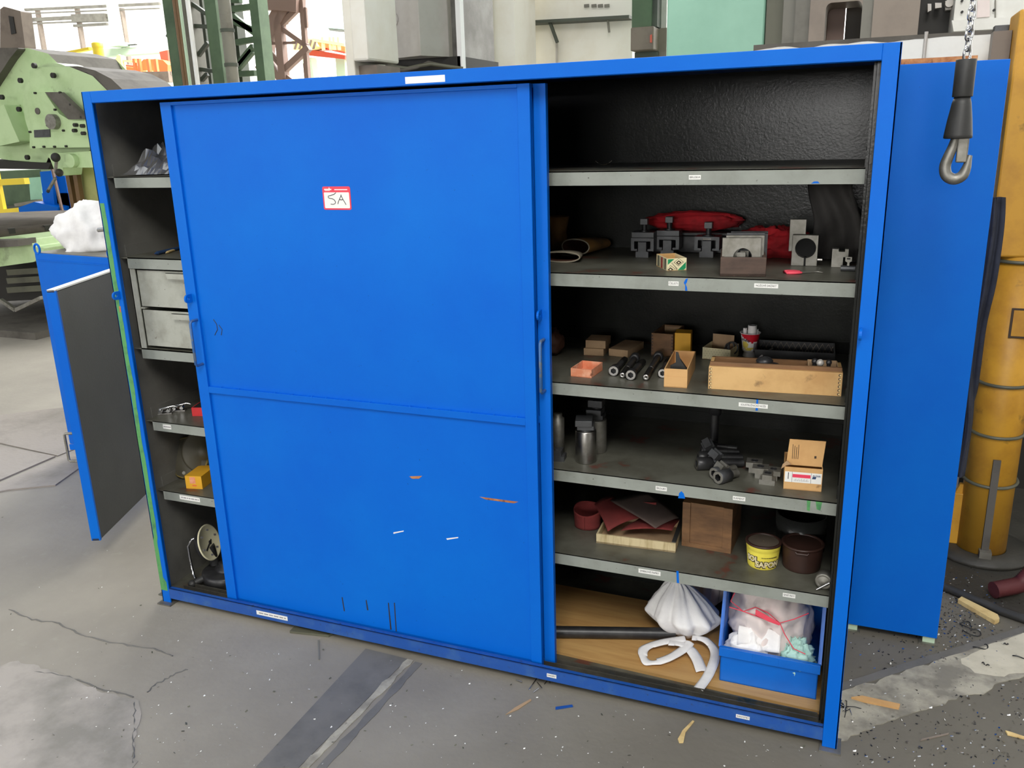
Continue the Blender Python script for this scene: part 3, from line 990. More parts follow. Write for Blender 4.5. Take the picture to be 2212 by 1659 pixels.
mb.build('printed_side', ['olive_grey', 'print_red'], t)

# wooden box with drilled steel plates
A, rz, w = base((1555, 597.5), (1654, 598.5), Z2)
h = vz(A, 556) - Z2
tag(obox(MB(), w, 0.20, h, 0.010, 0, 0).build('wooden_box', 'wood_dark', loc=(A.x, A.y, Z2), rz=rz, bevel=0.0015), 'dark worn wooden box holding drilled steel plates', 'box')
R_ = Matrix.Translation((A.x, A.y, Z2)) @ Matrix.Rotation(rz, 4, 'Z')
for i in range(5):
    q = R_ @ Vector((w * .45 + i * 0.006 + (0.004 if i % 2 else 0), 0.022 + i * 0.035, 0.0105))
    o = MB().plate_hole(0.108, 0.098 + (i % 3) * 0.003, 0.014, 0.004, 0.043, 0.026).box(-.012, .012, .013, .0135, .03, .055).build('steel_plate', 'dull_steel' if i < 2 else 'gunmetal', loc=q, rz=rz, bevel=0.003)
    tag(o, ('square drilled bright steel plate facing out at the front of the dark wooden box', 'second drilled steel plate, directly behind the front one in the box', 'third drilled steel plate, in the middle of the wooden box', 'fourth drilled steel plate, next to last in the wooden box', 'last drilled steel plate, at the back of the wooden box')[i], 'plate', 'steel plates in the wooden box')

# split clamp block
p = onZ(1736, 574.5, Z2)
t = thing('split_clamp_block', 'steel block with a big round hole and split foot', 'clamp', (p.x, p.y, Z2))
mb = MB()
S = 0.0755
mb.plate_hole(S, 0.094, 0.03, 0.002, 0.054, 0.030, 0, None, 36)
mb.build('body', 'dull_steel', t, bevel=0.001)
MB().box(-0.001, 0.005, -0.0006, 0.031, 0.0, 0.026).build('slit', 'hole_black', t)
MB().cyl((0.002, .0285, .054), (0.002, .031, .054), .0305, n=32).build('bore_shade', 'hole_black', t)  # black disc standing in for the shade seen through the hole
MB().box(-0.050, -0.002, 0.032, 0.052, 0.040, 0.138).build('riser_plate', 'dull_steel', t, bevel=0.001)
MB().cyl((0.036, 0.016, 0.018), (0.052, 0.016, 0.018), 0.006).build('bolt', 'steel', t)

# notched steel + key
p = onZ(1815, 577, Z2)
tag(MB().xz([(-.026, 0), (.006, 0), (.006, .030), (.020, .030), (.020, .054), (.010, .054), (.010, .046), (-.008, .046), (-.008, .054), (-.026, .054)], 0, 0.03).build('notched_gauge', 'dull_steel', loc=(p.x, p.y, Z2), bevel=0.001),
    'notched steel gauge block beside the small key', 'gauge')
p = onZ(1831, 587, Z2)
t = thing('padlock', 'small grey padlock with its key standing in it', 'padlock', (p.x, p.y, Z2))
MB().cyl((-.020, .008, .0085), (.020, .008, .0085), .0085, n=18).build('body', 'gunmetal', t, bevel=0.001)
k = MB().xz([(-.003, .016), (.003, .016), (.003, .026), (.009, .030), (.009, .042), (-.009, .042), (-.009, .030), (-.003, .026)], .006, .009).build('key', 'dull_steel', t)
MB().box(-.005, .005, .0055, .0095, .035, .039).build('key_hole', 'hole_black', k)

# pick with red handle
p = onZ(1715, 592, Z2)
q = onZ(1778, 590, Z2)
t = thing('hook_pick', 'thin steel hook pick with a red plastic grip', 'tool', (p.x, p.y, Z2))
MB().tube([(-.027, 0, .006), (-.02, .008, .006), (0, .010, .006), (.016, .003, .006), (.016, -.003, .006), (0, -.010, .005), (-.018, -.008, .005)], 0.0048, 8, closed=True).blob((0, 0, .005), (.024, .009, .005), 2, 0.05).build('grip', 'red_string', t)
MB().tube([(.012, -.002, .005), (.05, (q.y - p.y) * .7, .004), (q.x - p.x - .014, q.y - p.y + .004, .003), (q.x - p.x, q.y - p.y - .006, .0025)], 0.0022, 8).build('shaft', 'dull_steel', t)

# dark cloth bag hanging in the corner
def sag(u, v):
    x = 2.40 + 0.135 * u + 0.02 * math.sin(v * 5)
    z = Z2 + 0.255 * v + 0.003
    y = 0.56 + 0.12 * (1 - u) + 0.02 * math.sin(u * 11 + v * 3) + 0.03 * noise.noise(Vector((u * 3, v * 3, 1))) - 0.05 * (1 - v)
    return (x + 0.03 * (1 - v) * (u - .5), y, z)
tag(MB().grid(sag, 24, 18, 0.004).build('dark_cloth', 'grey_cloth'), 'dark grey cloth slumped in the cabinet corner', 'cloth')

# --- shelf 3
p = onZ(1190, 765, Z3)
tag(MB().blob((0, 0, .045), (.045, .05, .05), 9, .2, 2.0, 28, 0, 0.0).build('leather_scrap', 'brown_leather', loc=(p.x, p.y, Z3)), 'brown leather scrap half hidden by the sliding door on the knife shelf', 'leather')
A, rz, w = base((1261, 767), (1303.5, 769.5), Z3)
h = (vz(A, 752) - Z3)
tag(obox(MB().box(0.001, w - .001, .002, .088, h * .98, h), w, 0.09, h, 0.002).build('cardboard_box', 'cardboard_dull', loc=(A.x, A.y, Z3), rz=rz, bevel=.0008), 'small flat cardboard box under another one of its kind', 'box')
h2 = h * 1.1
tag(obox(MB().box(0.001, w - .001, .002, .088, h2 * .98, h2), w, 0.09, h2, 0.002).build('cardboard_box', 'cardboard_dull', loc=(A.x + .006, A.y + 0.004, Z3 + h + .0005), rz=rz + .02, bevel=.0008), 'small flat cardboard box stacked on top of another', 'box')
A, rz, w = base((1315, 768.5), (1356, 773), Z3)
h = vz(A, 753) - Z3
tag(obox(MB().box(0.001, w - .001, .002, .148, h * .98, h), w, 0.15, h, 0.002).build('cardboard_box', 'cardboard_dull', loc=(A.x, A.y, Z3), rz=rz + .0, bevel=.0008), 'long closed cardboard box pointing into the shelf', 'box')
A, rz, w = base((1233, 813), (1277.5, 817.5), Z3)
h = vz(A, 795) - Z3
t = thing('parts_tray', 'marbled orange open card tray holding a few small bits', 'tray', (A.x, A.y, Z3), rz)
obox(MB(), w, 0.105, h, 0.0025, 0, 0).build('body', 'orange_card', t)
B = Matrix.Translation((A.x, A.y, Z3)) @ Matrix.Rotation(rz, 4, 'Z')
for i, (u, v) in enumerate(((.030, .035), (.045, .030))):
    q = B @ Vector((u, v, 0.0026))
    tag(MB().cyl((0, 0, 0), (0, 0, .010 - .004 * i), .003).cyl((0, 0, .01 - .004 * i), (0, 0, .012 - .004 * i), .0042).build('small_stud', 'black_steel', loc=q), ('taller tiny black stud in the marbled orange tray', 'shorter tiny black stud in the marbled orange tray')[i], 'stud', 'studs in the orange tray')


def screw(fr, bk, head_front, label, zs, rh=0.0175, m='black_steel', group='cap screws on the knife shelf', thread='steel', tilt=True, name='cap_screw', hs=1.0):
    """socket head cap screw lying between two points of the shelf"""
    a, b = onZ(fr[0], fr[1], zs), onZ(bk[0], bk[1], zs)
    hd, tl = (a, b) if head_front else (b, a)
    rs = rh * 0.62
    d = tl - hd
    L = d.length
    t = thing(name, label, 'screw', (hd.x, hd.y, zs), math.atan2(d.y, d.x), group)
    hl = rh * 1.7 * hs
    sl = math.atan2(rh - rs, L) if tilt else 0
    T = TR(0, 0, rh + 0.0004) @ Matrix.Rotation(sl, 4, 'Y')
    Q = T @ Matrix.Rotation(PI / 2, 4, 'Y')
    hx = rh * 0.56
    n = 24
    mb = MB().lathe([(rh * .9, 0), (rh, rh * .1), (rh, hl), (rs, hl)], n, 0, Q)
    # front ring with a hexagon socket
    ro = [(rh * .9 * math.cos(2 * PI * i / n), rh * .9 * math.sin(2 * PI * i / n), 0) for i in range(n)]
    ri = []
    for i in range(n):
        a_ = 2 * PI * i / n
        rr = hx * math.cos(PI / 6) / math.cos((a_ % (PI / 3)) - PI / 6)
        ri.append((rr * math.cos(a_), rr * math.sin(a_), 0))
    dp = [(x, y, hl * .55) for x, y, _ in ri]
    mb.add(ro + ri + dp, [((i + 1) % n, i, n + i, n + (i + 1) % n) for i in range(n)], 1, False, Q)
    mb.add(ro + ri + dp, [(n + (i + 1) % n, n + i, 2 * n + i, 2 * n + (i + 1) % n) for i in range(n)] + [list(range(2 * n, 3 * n))[::-1]], 2, False, Q)
    mb.build('head', [m, 'steel' if m != 'gunmetal' else 'dull_steel', 'black_steel'], t)
    MB().lathe([(rs, hl * .9), (rs, L * .66)], 20, 0, Q).build('shank', m, t)
    prof = [(rs, L * .66)]
    z = L * .66
    while z < L - .004:
        prof += [(rs * .86, z + .0012), (rs, z + .0024)]
        z += .0024
    prof += [(rs * .75, L), (0.0018, L), (0.0018, L - .006)]
    MB().lathe(prof, 20, 0, Q).build('thread', thread, t)
    return t


screw((1325, 813), (1350, 783), True, 'cap screw closest to the orange tray, hexagon socket facing out', Z3)
screw((1344, 818), (1373, 781), False, 'cap screw beside the first, threaded end facing out', Z3, 0.0165)
screw((1362, 822), (1389, 788), True, 'cap screw with dark hexagon socket between two threaded ends', Z3)
screw((1395, 823), (1424, 778), False, 'cap screw with shiny threaded end beside the cardboard trough', Z3, 0.0175)
screw((1431, 817), (1442, 785), True, 'cap screw partly hidden behind the cardboard trough', Z3, 0.0155)

# dovetailed box and yellow box
A, rz, w = base((1406.5, 768), (1453, 772), Z3)
h = vz(A, 719) - Z3
t = thing('dovetail_box', 'tall brown finger-jointed wooden box with raised back', 'box', (A.x, A.y, Z3), rz)
mb = obox(MB(), w, 0.15, h, 0.007)
mb.build('body', 'wood_brown', t, bevel=0.001)
for i in range(7):
    for x in (0, w - .006):
        MB().box(x, x + .006, -0.0008, 0.0005, h * (i + .15) / 7.2, h * (i + .62) / 7.2).build('finger_joint', 'wood_dark', t)
MB().box(.008, w - .008, .138, .1425, h * .3, h - .004).build('inner_card', 'cardboard_dull', t)
A, rz, w = base((1456.5, 772.5), (1491, 774), Z3)
h = vz(A, 719) - Z3
tag(MB().box(0, w, 0, .06, 0, h).build('yellow_box', 'yellow_card', loc=(A.x, A.y, Z3), rz=rz, bevel=.0015), 'tall closed yellow card box beside the finger-jointed box', 'box')

# cardboard trough with a leather scrap
A, rz, w = base((1434, 836), (1484, 839), Z3)
h = vz(A, 796) - Z3
t = thing('cardboard_trough', 'long open cardboard trough with a dark gasket sheet inside', 'box', (A.x, A.y, Z3), rz)
obox(MB().box(.001, w - .001, -.0006, .001, h * .60, h * .606), w, 0.235, h, 0.003).build('body', 'cardboard', t)
B = Matrix.Translation((A.x, A.y, Z3)) @ Matrix.Rotation(rz, 4, 'Z')
q = B @ Vector((w * .5, .055, 0.004))
tag(MB().xz([(-.024, 0), (.036, 0), (.033, .030), (.008, .068), (.000, .095), (-.008, .096), (-.007, .062), (-.024, .052)], 0, .004).grid(lambda u, v: (-.004 + .036 * u, .004 + .02 * u, .03 + .06 * v * (1 - u * .9)), 4, 4, .002).build('gasket_sheet', 'rubber', loc=q, rz=.25),
    'dark pointed gasket sheet standing in the cardboard trough', 'gasket')

# dotted box with rings
A, rz, w = base((1517, 775), (1577, 781.5), Z3)
h = vz(onZ(1577, 781.5, Z3), 756) - Z3
t = thing('dotted_box', 'cream card box with printed dots and lid folded back', 'box', (A.x, A.y, Z3), rz)
mb = obox(MB(), w, 0.10, h, 0.002, 0, 1)
mb.box(.004, w * .82, .098, .100, h, h + .028, 1)
for i in range(9):
    for j in range(5):
        x, z = w * (i + .5 + .5 * (j % 2)) / 9.6, h * (j + .6) / 5.2
        mb.xz(ngon(x, z, .0009, 6), -.0004, .0005, 2)
mb.build('body', ['cream_card', 'cardboard_dull', 'olive_grey'], t)
B = Matrix.Translation((A.x, A.y, Z3)) @ Matrix.Rotation(rz, 4, 'Z')
for i, (u, v, rr) in enumerate(((.72, .05, .017), (.82, .06, .019), (.91, .055, .020))):
    q = B @ Vector((w * u, v, .003 + rr + .012))
    tag(MB().tube([(0.004 * math.sin(k), rr * math.cos(k), rr * math.sin(k)) for k in [2 * PI * j / 20 for j in range(20)]], .0028, 8, closed=True).build('clamp_ring', 'gunmetal', loc=q, rz=.5 + i * .3),
        ('smallest dark ring in the dotted box, beside the folded lid', 'middle one of three dark rings in the dotted box', 'dark ring nearest the dessert cup, in the dotted box')[i], 'ring', 'rings in the dotted box')

# dessert cup with white spools
p = onZ(1618.5, 768.5, Z3)
t = thing('dessert_cup', 'red and white dessert cup with yellow fruit print', 'cup', (p.x, p.y, Z3))
k = 0.0229
prof0 = [(k, 0), (k * .98, .004), (k * .84, .014), (k * .86, .017)]
side = [(k * (1.02 + .38 * i / 12), .019 + .063 * i / 12) for i in range(13)]
prof = prof0 + side + [(k * 1.55, .083), (k * 1.56, .085), (k * 1.40, .084), (k * 1.05, .024), (0.0005, .024)]


def cupm(a, i):
    a = (a - 1.5 * PI + PI) % (2 * PI) - PI       # zero faces the viewer side (-y)
    if i < 4 or i >= 16: return 0
    v = (i - 4) / 12.0
    edge = .86 - .42 * ((a + 1.1) / 1.6) if a < .55 else .52
    if a > .62 and a < 1.3 and v < .50: return 3
    if v > edge: return 1
    e1 = ((a + .55) / .45) ** 2 + ((v - .36) / .20) ** 2
    e2 = ((a - .05) / .62) ** 2 + ((v - .10 - .16 * max(0, a)) / .085) ** 2
    if e1 < 1 or e2 < 1: return 2
    return 0


mb = MB().lathe(prof, 72, 0, None, True, cupm)
def wrapcup(v):
    a = v.x / .027 - .55
    z = .062 + v.y - .004 * (a + .5)
    rr = k * (1.02 + .38 * (z - .019) / .063) + .0006 + v.z * 0
    return Vector((rr * math.sin(a), -rr * math.cos(a), z))
mb.text('anée', .017, Matrix(), 4, 0.0004, 0.0, 0.3, None, wrapcup)
mb.build('cup', ['white_plastic', 'cup_red', 'cup_yellow', 'cup_grey', 'ink'], t)
for i, (u, v, hh, rr) in enumerate(((.006, .000, .085, .016), (-.018, -.004, .075, .007), (.018, .010, .07, .008))):
    q = Vector((p.x + u, p.y + v, Z3 + .0245))
    tag(MB().cyl((0, 0, 0), (0, 0, hh), rr, rr * .95, 18).tube([(rr * .7 * math.cos(a), rr * .7 * math.sin(a), hh) for a in [2 * PI * j / 16 for j in range(16)]], .0012, 6, 1, closed=True).build('bobbin', ['white_plastic', 'gunmetal'], loc=q, bevel=.001),
        ('thick white bobbin standing in the dessert cup', 'slimmest white bobbin in the dessert cup', 'short slim white bobbin behind the thick one in the cup')[i], 'bobbin', 'bobbins in the cup')
a, b = onZ(1627, 784, Z3 + .045), onZ(1676, 748, Z3 + .03)
tag(MB().tube([a, a.lerp(b, .15), a.lerp(b, .5) + Vector((0, 0, .004)), b], .004, 8, rfun=lambda u: .0055 if u < .1 else .0034).build('plastic_stirrer', 'white_plastic'), 'white plastic stirrer leaning out of the wooden drawer', 'stirrer')

# big loose wooden drawer
A, rz, w = base((1529.5, 840), (1817, 856.5), Z3)
h = vz(A, 791.5) - Z3
t = thing('wooden_drawer', 'long pale wooden drawer box with finger-jointed corners', 'tray', (A.x, A.y, Z3), rz)
D_ = 0.13
MB().box(0, w, 0, .012, 0, h).build('front_board', 'wood_light', t, bevel=.001)
MB().box(.002, w - .002, .012, .022, .002, h + .012).build('inner_board', 'wood_brown', t, bevel=.001)
MB().box(0, .010, .012, D_, 0, h).build('side_board', 'wood_light', t)
MB().box(w - .010, w, .012, D_, 0, h).build('side_board', 'wood_light', t)
MB().box(0, w, D_ - .01, D_, 0, h).build('back_board', 'wood_brown', t)
MB().box(.01, w - .01, .012, D_ - .01, 0, .005).build('bottom_board', 'wood_brown', t)
for i in range(6):
    for x in (.0065, w - .0075):
        MB().xz(ngon(x, h * (i + .55) / 6.2, .0042, 14), -.0012, .001, 0).xz(ngon(x + .001, h * (i + .55) / 6.2, .0028, 12), -.0016, .001, 1).build('finger_joint', ['wood_dark', 'wood_scrap'], t)
B = Matrix.Translation((A.x, A.y, Z3)) @ Matrix.Rotation(rz, 4, 'Z')
cw = .085
q = B @ Vector((w - cw - .012, .028, .006))
ht = h + .004
tag(obox(MB(), cw, .075, ht, .002, 0, 0).build('card_tray', 'cardboard_dull', loc=q, rz=rz), 'little open cardboard tray set inside the wooden drawer', 'tray')
for i, (u, v, rr) in enumerate(((.035, .03, .014), (.06, .04, .011), (.02, .045, .012))):  # loose rounded knobs in the card tray
    q2 = B @ Vector((w - cw - .012 + u, .028 + v, .0085))
    tag(MB().cyl((0, 0, 0), (0, 0, ht - .004), rr * .7, rr * .55, 14).sphere((0, 0, ht), rr * .8).build('rounded_knob', 'black_steel' if i else 'pale_metal', loc=q2),
        'pale rounded plug in the little cardboard tray' if i == 0 else ('', 'smaller black rounded plug in the little cardboard tray', 'larger black rounded plug in the little cardboard tray')[i], 'knob', 'plugs in the cardboard tray')
for i, (u, s_) in enumerate(((.42, 1.3), (.49, 1.0), (.36, .9))):  # loose turned knobs in the wooden drawer
    q2 = B @ Vector((w * u, .06 + .012 * i, .0055))
    tag(MB().lathe([(.001, 0), (.02 * s_, 0), (.02 * s_, .03), (.012 * s_, .04), (.02 * s_, .052 * s_ + .01), (.014 * s_, .066 * s_), (.001, .07 * s_)], 20).build('turned_knob', 'black_steel', loc=q2),
        ('large black turned knob in the wooden drawer beside the stirrer', 'middle-sized black turned knob next to the largest one in the drawer', 'smallest black turned knob in the long wooden drawer')[i], 'fitting', 'turned knobs in the wooden drawer')
# dark tray with a lattice pattern behind
A, rz, w = base((1640, 800), (1842, 812), Z3)
t = thing('lattice_tray', 'dark open tray with pale lattice pattern inside its back', 'tray', (A.x - .02, A.y + .03, Z3), rz)
h = 0.062
w = 2.53 - A.x
D_ = .145
obox(MB(), w, D_, h, .004).build('body', 'black_steel', t)
mb = MB()
n = int(w / .018)
for i in range(n):
    for sgn in (1, -1):
        x0 = w * i / n
        x1 = x0 + w / n * 1.0
        za, zb_ = (.022, h - .004) if sgn > 0 else (h - .004, .022)
        mb.tube([(x0, D_ - .0045, za), (x1, D_ - .0045, zb_)], .0008, 4)
mb.build('lattice', 'taupe', t)

# --- shelf 4
def cyl_holder(px, py, r, h, blocks, label, rz=0.0, dark=False):
    p = onZ(px, py, Z4)
    t = thing('tool_holder', label, 'tool holder', (p.x, p.y + r, Z4), rz, 'steel holders with T-shaped tops')
    MB().lathe([(.001, 0), (r * .97, 0), (r, .002), (r, h - .003), (r * .97, h), (.001, h)], 40).build('barrel', 'dull_steel' if dark else 'steel', t)
    z = h
    MB().lathe([(r * .7, z), (r * .7, z + .006)], 30).build('collar', 'gunmetal', t)
    z += .006
    MB().box(-r * .78, r * .78, -r * .8, r * .8, z, z + .014).build('neck', 'gunmetal', t, bevel=.001)
    MB().box(-r * .95, r * .62, -r * .95, r * .9, z + .014, z + .034).build('block', 'gunmetal', t, bevel=.001)
    if blocks > 1:
        MB().cyl((0, 0, z + .034), (0, 0, z + .042), r * .5).build('collar', 'black_steel', t)
        MB().box(-r * .8, r * .7, -r * .8, r * .8, z + .042, z + .066).build('block', 'gunmetal', t, bevel=.001)
    return t


p = onZ(1259, 1003.5, Z4)
hh = vz(Vector((p.x, p.y, 0)), 935) - Z4
cyl_holder(1259, 1003.5, 0.0355, hh, 1, 'bright steel cylinder holder with a T block on top', 0.25)
cyl_holder(1284, 981, 0.033, hh * 1.05, 2, 'dull steel cylinder holder with two stacked blocks behind the bright one', 0.05, True)
p = onZ(1206, 990, Z4)
t = thing('tool_holder', 'dark steel bar standing behind a small T block', 'tool holder', (p.x - .01, p.y + .03, Z4), 0, 'steel holders with T-shaped tops')
MB().lathe([(.001, 0), (.022, 0), (.022, .135), (.015, .140), (.015, .152), (.001, .152)], 32).build('barrel', 'dull_steel', t)
p = onZ(1202, 997, Z4)
tag(MB().xz([(-.030, 0), (.026, 0), (.026, .018), (.016, .018), (.016, .036), (-.022, .036), (-.022, .018), (-.030, .018)], 0, .045).cyl((-.003, .022, .035), (-.003, .022, .039), .010).build('t_nut', 'gunmetal', loc=(p.x, p.y, Z4), rz=.12, bevel=.001),
    'dark T-shaped nut in front of the standing steel bar', 'T nut')


def tnut(mb, s, mi=0, M=None):
    w = .022 * s
    mb.xz([(-w, 0), (w, 0), (w, .015 * s), (w * .62, .015 * s), (w * .62, .030 * s), (-w * .62, .030 * s), (-w * .62, .015 * s), (-w, .015 * s)], 0, .040 * s, mi, M)
    return mb


for px, py, s, rz, lab in ((1656, 1048, 1.08, 0.0, 'bright T nut standing in front of the other three'), (1641, 1034, 1.12, 0.05, 'T nut directly behind the front one, half covered'),
                           (1668, 1038, 1.05, -0.05, 'T nut nearest the open cardboard carton'), (1628, 1022, 1.15, 0.05, 'T nut standing closest to the pile of black screws')):
    p = onZ(px, py, Z4)
    t = thing('t_nut', lab, 'T nut', (p.x, p.y, Z4), rz, 'loose T nuts beside the carton')
    if lab.startswith('bright'):
        tnut(MB(), s, 0).build('body', 'dull_steel', t, bevel=.001)
    else:
        T = TR(0, 0, .030 * s * 1.0)
        mb = MB().xz([(-.022 * s, .030 * s), (.022 * s, .030 * s), (.022 * s, .015 * s), (.014 * s, .015 * s), (.014 * s, 0), (-.014 * s, 0), (-.014 * s, .015 * s), (-.022 * s, .015 * s)], 0, .040 * s)
        mb.build('body', 'dull_steel', t, bevel=.001)
    MB().tube([(.009 * s * math.cos(a), .020 * s + .009 * s * math.sin(a), .0305 * s) for a in [2 * PI * i / 20 for i in range(20)]], .0012, 6, closed=True).cyl((0, .02 * s, .0300 * s), (0, .02 * s, .0304 * s), .009 * s).build('threaded_hole', 'black_steel', t)

# pile of black cap screws with T nuts
def sc4(fr, bk, hf, lab, rh, z=None, m='black_steel', **k):
    return screw(fr, bk, hf, lab, Z4 if z is None else z, rh, m, 'black screws piled on the screw shelf', thread=k.get('thread', 'black_steel'), hs=1.35, name='socket_screw')


sc4((1550, 1046), (1592, 1030), True, 'grey socket screw lying in front of the black screw pile', .0215, m='gunmetal', thread='dull_steel')
sc4((1541, 1036), (1588, 1019), True, 'grey socket screw tucked behind the frontmost grey one', .0200, m='gunmetal', thread='dull_steel')
sc4((1504, 1015), (1606, 1009), True, 'long black socket screw at the bottom of the pile', .0215)
sc4((1507, 1000), (1604, 997), True, 'long black socket screw resting behind the bottom one', .0200, Z4 + .006)
sc4((1513, 985), (1597, 984), True, 'black socket screw at the back of the pile', .0185, Z4 + .012)
sc4((1522, 972), (1592, 975), True, 'black socket screw on top of the pile against the upright bolt', .0175, Z4 + .022)
p = onZ(1528, 985, Z4)
t = thing('socket_bolt', 'tall black socket bolt standing upright behind the screw pile', 'bolt', (p.x + .01, p.y + .07, Z4))
MB().cyl((0, 0, 0), (0, 0, .135), .014, n=24).build('shank', 'black_steel', t)
MB().lathe([(.014, .13), (.0215, .13), (.0215, .172), (.018, .176), (.010, .176), (.010, .160), (.0005, .160)], 28).build('head', 'black_steel', t)
for px, py, z, rx, ry, rz, m_, lab in ((1556, 1012, .034, .35, -1.0, .5, 'dull_steel', 'bright T nut leaning against the grey socket screws'), (1543, 985, .050, .5, -.9, .5, 'gunmetal', 'T nut wedged among the black screw heads'),
                                   (1527, 962, .062, .6, -.5, .3, 'gunmetal', 'T nut lying at the top of the black screw pile')):
    p = onZ(px, py, Z4 + z)
    mb = tnut(MB(), .86, 0, TR(0, 0, 0, rz, rx, ry) @ TR(0, -.018, -.013))
    tag(mb.build('t_nut', m_, loc=(p.x, p.y + .01, Z4 + z), bevel=.001), lab, 'T nut', 'T nuts among the black screws')

# carton with open flap
A, rz, w = base((1692, 1056), (1774, 1063), Z4)
h = vz(A, 1008) - Z4
h2 = vz(A, 946) - Z4 - .01
t = thing('carton', 'small cardboard carton with raised flap and printed white label', 'box', (A.x, A.y, Z4), rz)
mb = obox(MB(), w, .13, h, .0025)
mb.build('body', 'cardboard', t)
fl_ = MB().xz([(.004, h), (w - .002, h), (w + .004, h2), (.010, h2)], .020, .0225)
for i in range(4):
    fl_.box(.020 + i * .0055, .0215 + i * .0055, .0195, .0201, h + .020 - .0 * i, h2 - .016 - .004 * (i % 3), 1)
fl_.box(w - .026, w - .020, .0195, .0201, h + .026, h + .034, 1)
fl_.build('flap', ['cardboard', 'print_dark'], t)
MB().xz([(-.010, h - .012), (.004, h), (.018, h + .005), (.006, h + .016), (-.006, h + .004)], .010, .012).build('flap', 'cardboard_dull', t)
mb = MB()
lx0, lx1, lz0, lz1 = .002, w - .002, h * .34, h * .80
mb.box(lx0, lx1, -.0004, .001, lz0, lz1, 0)
L_ = lx1 - lx0
Q = lz1 - lz0
mb.box(lx0 + L_ * .21, lx0 + L_ * .70, -.0007, 0, lz0 + Q * .48, lz0 + Q * .80, 1)
for x in (.195, .71): mb.box(lx0 + L_ * x, lx0 + L_ * (x + .008), -.0007, 0, lz0, lz1, 2)
mb.box(lx0 + L_ * .085, lx0 + L_ * .105, -.0007, 0, lz0 + Q * .28, lz0 + Q * .92, 2)
for i in range(16): mb.box(lx0 + L_ * (.26 + i * .025), lx0 + L_ * (.268 + i * .025), -.0007, 0, lz0 + Q * .12, lz0 + Q * (.26 + .06 * (i % 3)), 3)
mb.xz([(lx0 + L_ * .74, lz0 + Q * .45), (lx0 + L_ * .84, lz0 + Q * .45), (lx0 + L_ * .86, lz0 + Q * .66), (lx0 + L_ * .76, lz0 + Q * .66)], -.0007, 0, 4)
mb.text('FLÜGEL', Q * .20, face_front(lx0 + L_ * .86, -.0007, lz0 + Q * .74), 4, .0002, 0.0002, .35, L_ * .22)
mb.build('printed_label', ['white_sticker', 'print_pink', 'ink', 'ink_grey', 'print_navy'], t)

# --- shelf 5 : sanding sheets, boxes, buckets
A, rz, w = base((1288, 1172.5), (1459, 1194.5), Z5)
h = vz(A, 1153) - Z5
t = thing('shallow_tray', 'shallow pale open tray under the sanding sheets', 'tray', (A.x, A.y, Z5), rz)
obox(MB(), w, .19, h, .006, 0, 1).box(w - .014, w, .006, .184, h, h + .004, 2).build('body', ['wood_pale', 'cardboard_dull', 'rubber'], t)


def sheet(name, corners, mat_, lab, bend=.0, th=.0012, nu=12, nv=8, cat='sanding sheet'):
    a, b, c, d = [Vector(q) for q in corners]

    def fn(u, v):
        p = a.lerp(b, u).lerp(d.lerp(c, u), v)
        p.z += bend * (4 * u * (1 - u)) + .5 * bend * math.sin(v * 5)
        return p
    o = MB().grid(fn, nu, nv, th).build(name, mat_)
    return tag(o, lab, cat, 'sanding sheets on the tray')


zt = Z5 + h + .002
def PZ(px, py, z): return onZ(px, py, z)
sheet('sanding_sheet', [PZ(1313, 1148, zt + .006), PZ(1388, 1118, zt + .022), PZ(1325, 1068, zt + .06), PZ(1284, 1086, zt + .05)], 'sandpaper_red', 'red sanding sheet with one corner hanging over the shallow tray', .010)
sheet('sanding_sheet', [PZ(1416, 1141, zt + .030), PZ(1466, 1118, zt + .036), PZ(1400, 1062, zt + .072), PZ(1318, 1080, zt + .066)], 'sandpaper_grey', 'grey-backed sanding sheet lying on top of the red ones', .004)
sheet('sanding_sheet', [PZ(1342, 1146, zt + .003), PZ(1452, 1146, zt + .004), PZ(1468, 1120, zt + .012), PZ(1380, 1118, zt + .010)], 'sandpaper_red', 'dark red sanding sheet curling along the back of the tray', .008)
# curled sanding belt
c0 = onZ(1262, 1146, Z5)
def belt(u, v):
    a = -PI / 2 + u * 2 * PI
    rx, ry = .047, .040
    hgt = .062 + .022 * max(0, math.sin(a)) + .006 * math.cos(a * 2)
    return (c0.x + rx * math.cos(a) * (1 + .08 * v), c0.y + .040 + ry * math.sin(a) * (1 + .1 * v), Z5 + .001 + hgt * v)
t = thing('sanding_belt', 'red sanding belt curled on edge beside the shallow tray', 'sanding belt', (0, 0, 0))
MB().grid(belt, 48, 6, .0014).build('loop', 'sandpaper_red', t)
def tail(u, v):
    return (c0.x + .03 + .21 * u, c0.y + .085 + .02 * u + .012 * math.sin(u * 5), Z5 + .030 + .055 * v + .018 * u)
MB().grid(tail, 20, 4, .0014).build('tail', 'sandpaper_red', t)

A, rz, w = base((1472, 1178.5), (1578.5, 1197), Z5)
h = vz(A, 1084) - Z5
t = thing('wooden_crate', 'brown wooden crate with framed front panel', 'crate', (A.x, A.y, Z5), rz)
MB().box(0, w, .004, .17, 0, h).build('body', 'wood_brown', t, bevel=.001)
for x0, x1, z0, z1 in ((0, w * .16, h * .10, h), (w * .82, w, h * .10, h), (0, w, 0, h * .10)):
    MB().box(x0, x1, 0, .006, z0, z1).build('batten', 'wood_brown', t, bevel=.001)

